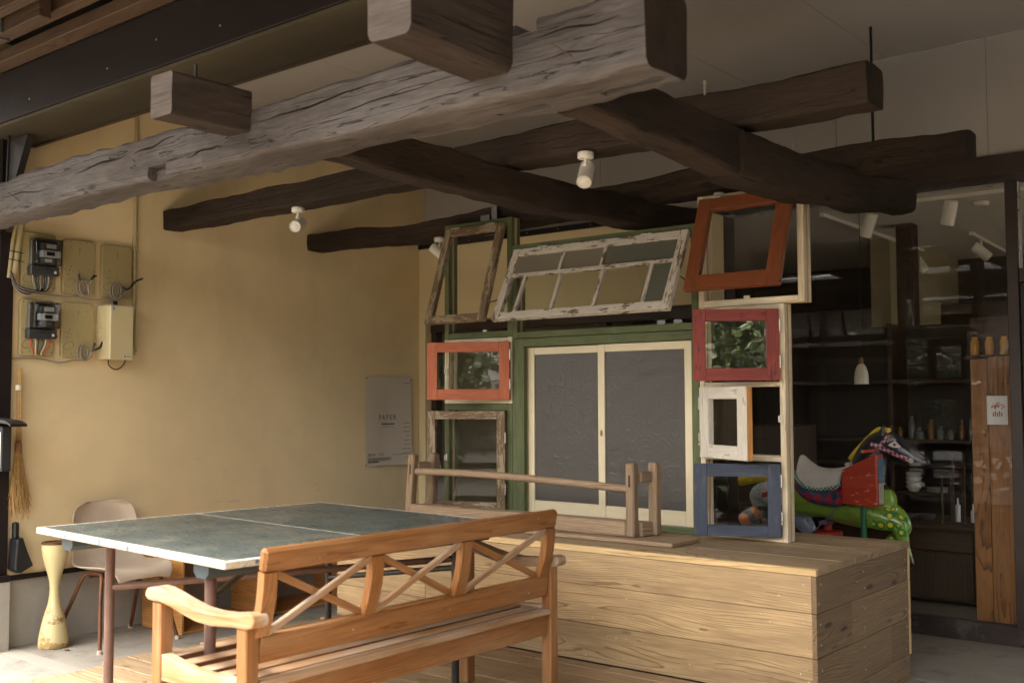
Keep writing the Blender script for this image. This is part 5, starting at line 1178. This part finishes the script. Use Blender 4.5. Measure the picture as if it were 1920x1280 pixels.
for loc, d, lab in (((-2.36, 7.84, 2.725), (-.25, .1, -1), 'white shop spotlight on the track nearest the glass, right one'), ((-2.95, 7.84, 2.70), (-.4, .1, -1), 'white shop spotlight just under the end of the scarfed beam'), ((-3.41, 9.95, 2.725), (-.25, .2, -.9), 'white shop spotlight on the left track running back'),
                    ((-3.43, 10.45, 2.70), (.5, .1, -.9), 'white shop spotlight at the far end of the left track'), ((-2.77, 10.1, 2.725), (.7, .4, -.7), 'white shop spotlight on the right track running back')):
    spotlight(loc, d, lab, 'spotlights inside the shop', 1.35, base=False)
o = lathe('smoke_detector', [(.05, 0), (.058, .01), (.058, .03), (.05, .034)], M_white, None, (-2.26, 8.26, 2.725), 24); tag(o, 'white round smoke detector on the shop ceiling', 'smoke detector')
ip = thing('shop_post', 'dark timber post standing inside the shop', 'post'); box('shaft', (-3.12, -2.98), (8.9, 9.04), (ZC+.02, 2.76), darkfurn('z'), ip, .006)
ib = thing('shop_beam', 'dark timber lintel beam across the shop', 'beam'); box('shaft', (-7.1, 2.4), (11.0, 11.15), (1.95, 2.25), darkfurn('x'), ib, .006)
for i, (x, y, w, h, lab) in enumerate(((-5.6, 7.5, .8, .75, 'dark chest behind the low glazing, left'), (-4.4, 7.7, .9, 1.1, 'dark tall chest behind the low glazing, right'))):
    c = thing('dark_chest', lab, 'chest'); box('carcass', (x, x+w), (y, y+.4), (ZC+.021, h), darkfurn('x'), c, .005)
    for j in range(3): box('drawer_front', (x+.03, x+w-.03), (y-.012, y-.0005), (ZC+.08+j*(h+.05)/3.2, ZC+.04+(j+1)*(h+.05)/3.2), darkfurn('x'), c, .003)

# ================================================================== OUTSIDE, BEHIND THE VIEWER (seen in the glass)
def leafmat(name, c):
    g = G(name); rd = g.rnd(); tc = g.n('ShaderNodeTexCoord'); n = g.noise(tc.outputs['Object'], 2.2, 4).outputs['Fac']
    k = g.maprange(n, .3, .7, .55, 1.45); g.set(g.b.inputs['Base Color'], g.mix(1, c, g.comb(k, k, k), 'MULTIPLY')); g.b.inputs['Roughness'].default_value = .5
    g.b.inputs['Transmission Weight'].default_value = 0; return g.m
LM = [leafmat('leaf_mid', (.10, .13, .04, 1)), leafmat('leaf_dark', (.08, .10, .035, 1)), leafmat('leaf_olive', (.14, .13, .06, 1))]
def bush(x, y, h, w, lab, seed, mat, trunk=True):
    rn = random.Random(seed); t = thing('garden_tree', lab, 'tree'); V = []; F = []
    cl = [(rn.gauss(0, .33)*w, rn.gauss(0, .33)*w, h*(.25+.7*rn.random())) for _ in range(32)]
    for c in cl:
        for i in range(90):
            p = Vector((c[0]+rn.gauss(0, .16)*w, c[1]+rn.gauss(0, .16)*w, c[2]+rn.gauss(0, .09)*h)); s = rn.uniform(.05, .11)
            a = Vector((rn.gauss(0, 1), rn.gauss(0, 1), rn.gauss(0, .6))).normalized(); b = a.orthogonal().normalized(); b.rotate(Quaternion(a, rn.random()*6)); n = len(V)
            V += [p-a*s, p+b*s*.45, p+a*s, p-b*s*.45]; F.append((n, n+1, n+2, n+3))
    pyd('crown', V, F, mat, t, (x, y, ZC))
    for i in range(4):
        q = cl[i]; V2, F2 = tube_geo(smooth_path([(0, 0, -.05), (q[0]*.3, q[1]*.3, q[2]*.5), q], 4), [.07, .065, .06, .055, .05, .04, .03, .025, .015], 7)
        pyd('trunk' if i == 0 else 'limb', V2, F2, darkfurn('z'), t, (x, y, ZC))
for i, (x, y, h, w, m) in enumerate(((5.0, -4.0, 3.4, 1.2, 0), (-2.1, -5.2, 3.0, .95, 1), (6.4, -6.2, 4.4, 1.7, 2), (-4.4, -8.4, 3.0, 1.2, 0), (-7.2, -8.6, 3.4, 1.4, 1), (2.6, -8.8, 3.8, 1.7, 0), (-1.2, -9.5, 4.0, 1.8, 2))):
    bush(x, y, h, w, ['leafy green bush mirrored in the red sash', 'dark leafy tree mirrored in the orange sash', 'tall olive tree in the garden mirrored at the right', 'low green garden bush before the neighbouring house', 'dark garden tree beside the neighbouring house', 'broad green tree at the far right of the garden', 'tall olive tree at the back of the garden'][i], 40+i, LM[m])
for i, (x, y, h, w, lab) in enumerate(((.45, -1.9, .75, .42, 'low dark shrub added to darken the blue sash reflection, left one'), (1.25, -2.4, .8, .45, 'low dark shrub added to darken the blue sash reflection, right one'))): bush(x, y, h, w, lab, 70+i, LM[1])  # added out of view to darken what the blue sash reflects
nb = thing('neighbour_house', 'wooden neighbouring house across the yard, mirrored in the glass', 'house', (-4, -11, 0)); nb.location = (-3.0, -9.0, 0)
for i in range(16):
    x = -16+i*.9; box('wall_board', (x, x+.895), (-11.3, -11.2), (ZC, 4.4), plain('grey_boards', srgb(164, 150, 146), .8, var=.15, nscale=3), nb, .004)
for i in range(6):
    x = -15.6+i*2.4; box('window', (x, x+1.5), (-11.195, -11.17), (.5, 2.2), M_black, nb, .003); box('post', (x-.5, x-.32), (-11.198, -11.05), (ZC, 4.4), darkfurn('z'), nb, .005)
prism('roof', [(-12.6, 4.3), (-10.2, 4.15), (-10.2, 4.25), (-11.6, 5.4), (-14, 4.4)], 'x', -17, 0, M_steel, nb)

# ================================================================== re-base: put every unplaced Empty at the foot of its thing
bpy.context.view_layer.update()
for t in [o for o in COL.objects if o.type == 'EMPTY' and o.parent is None and o.location.length == 0]:
    pts = []
    def walk(o):
        for c in o.children:
            if c.type == 'MESH': pts.extend(c.matrix_world @ Vector(b) for b in c.bound_box)
            walk(c)
    walk(t)
    if not pts: continue
    base = Vector(((min(p.x for p in pts)+max(p.x for p in pts))/2, (min(p.y for p in pts)+max(p.y for p in pts))/2, min(p.z for p in pts)))
    t.location = base
    for c in t.children: c.location = Vector(c.location)-base
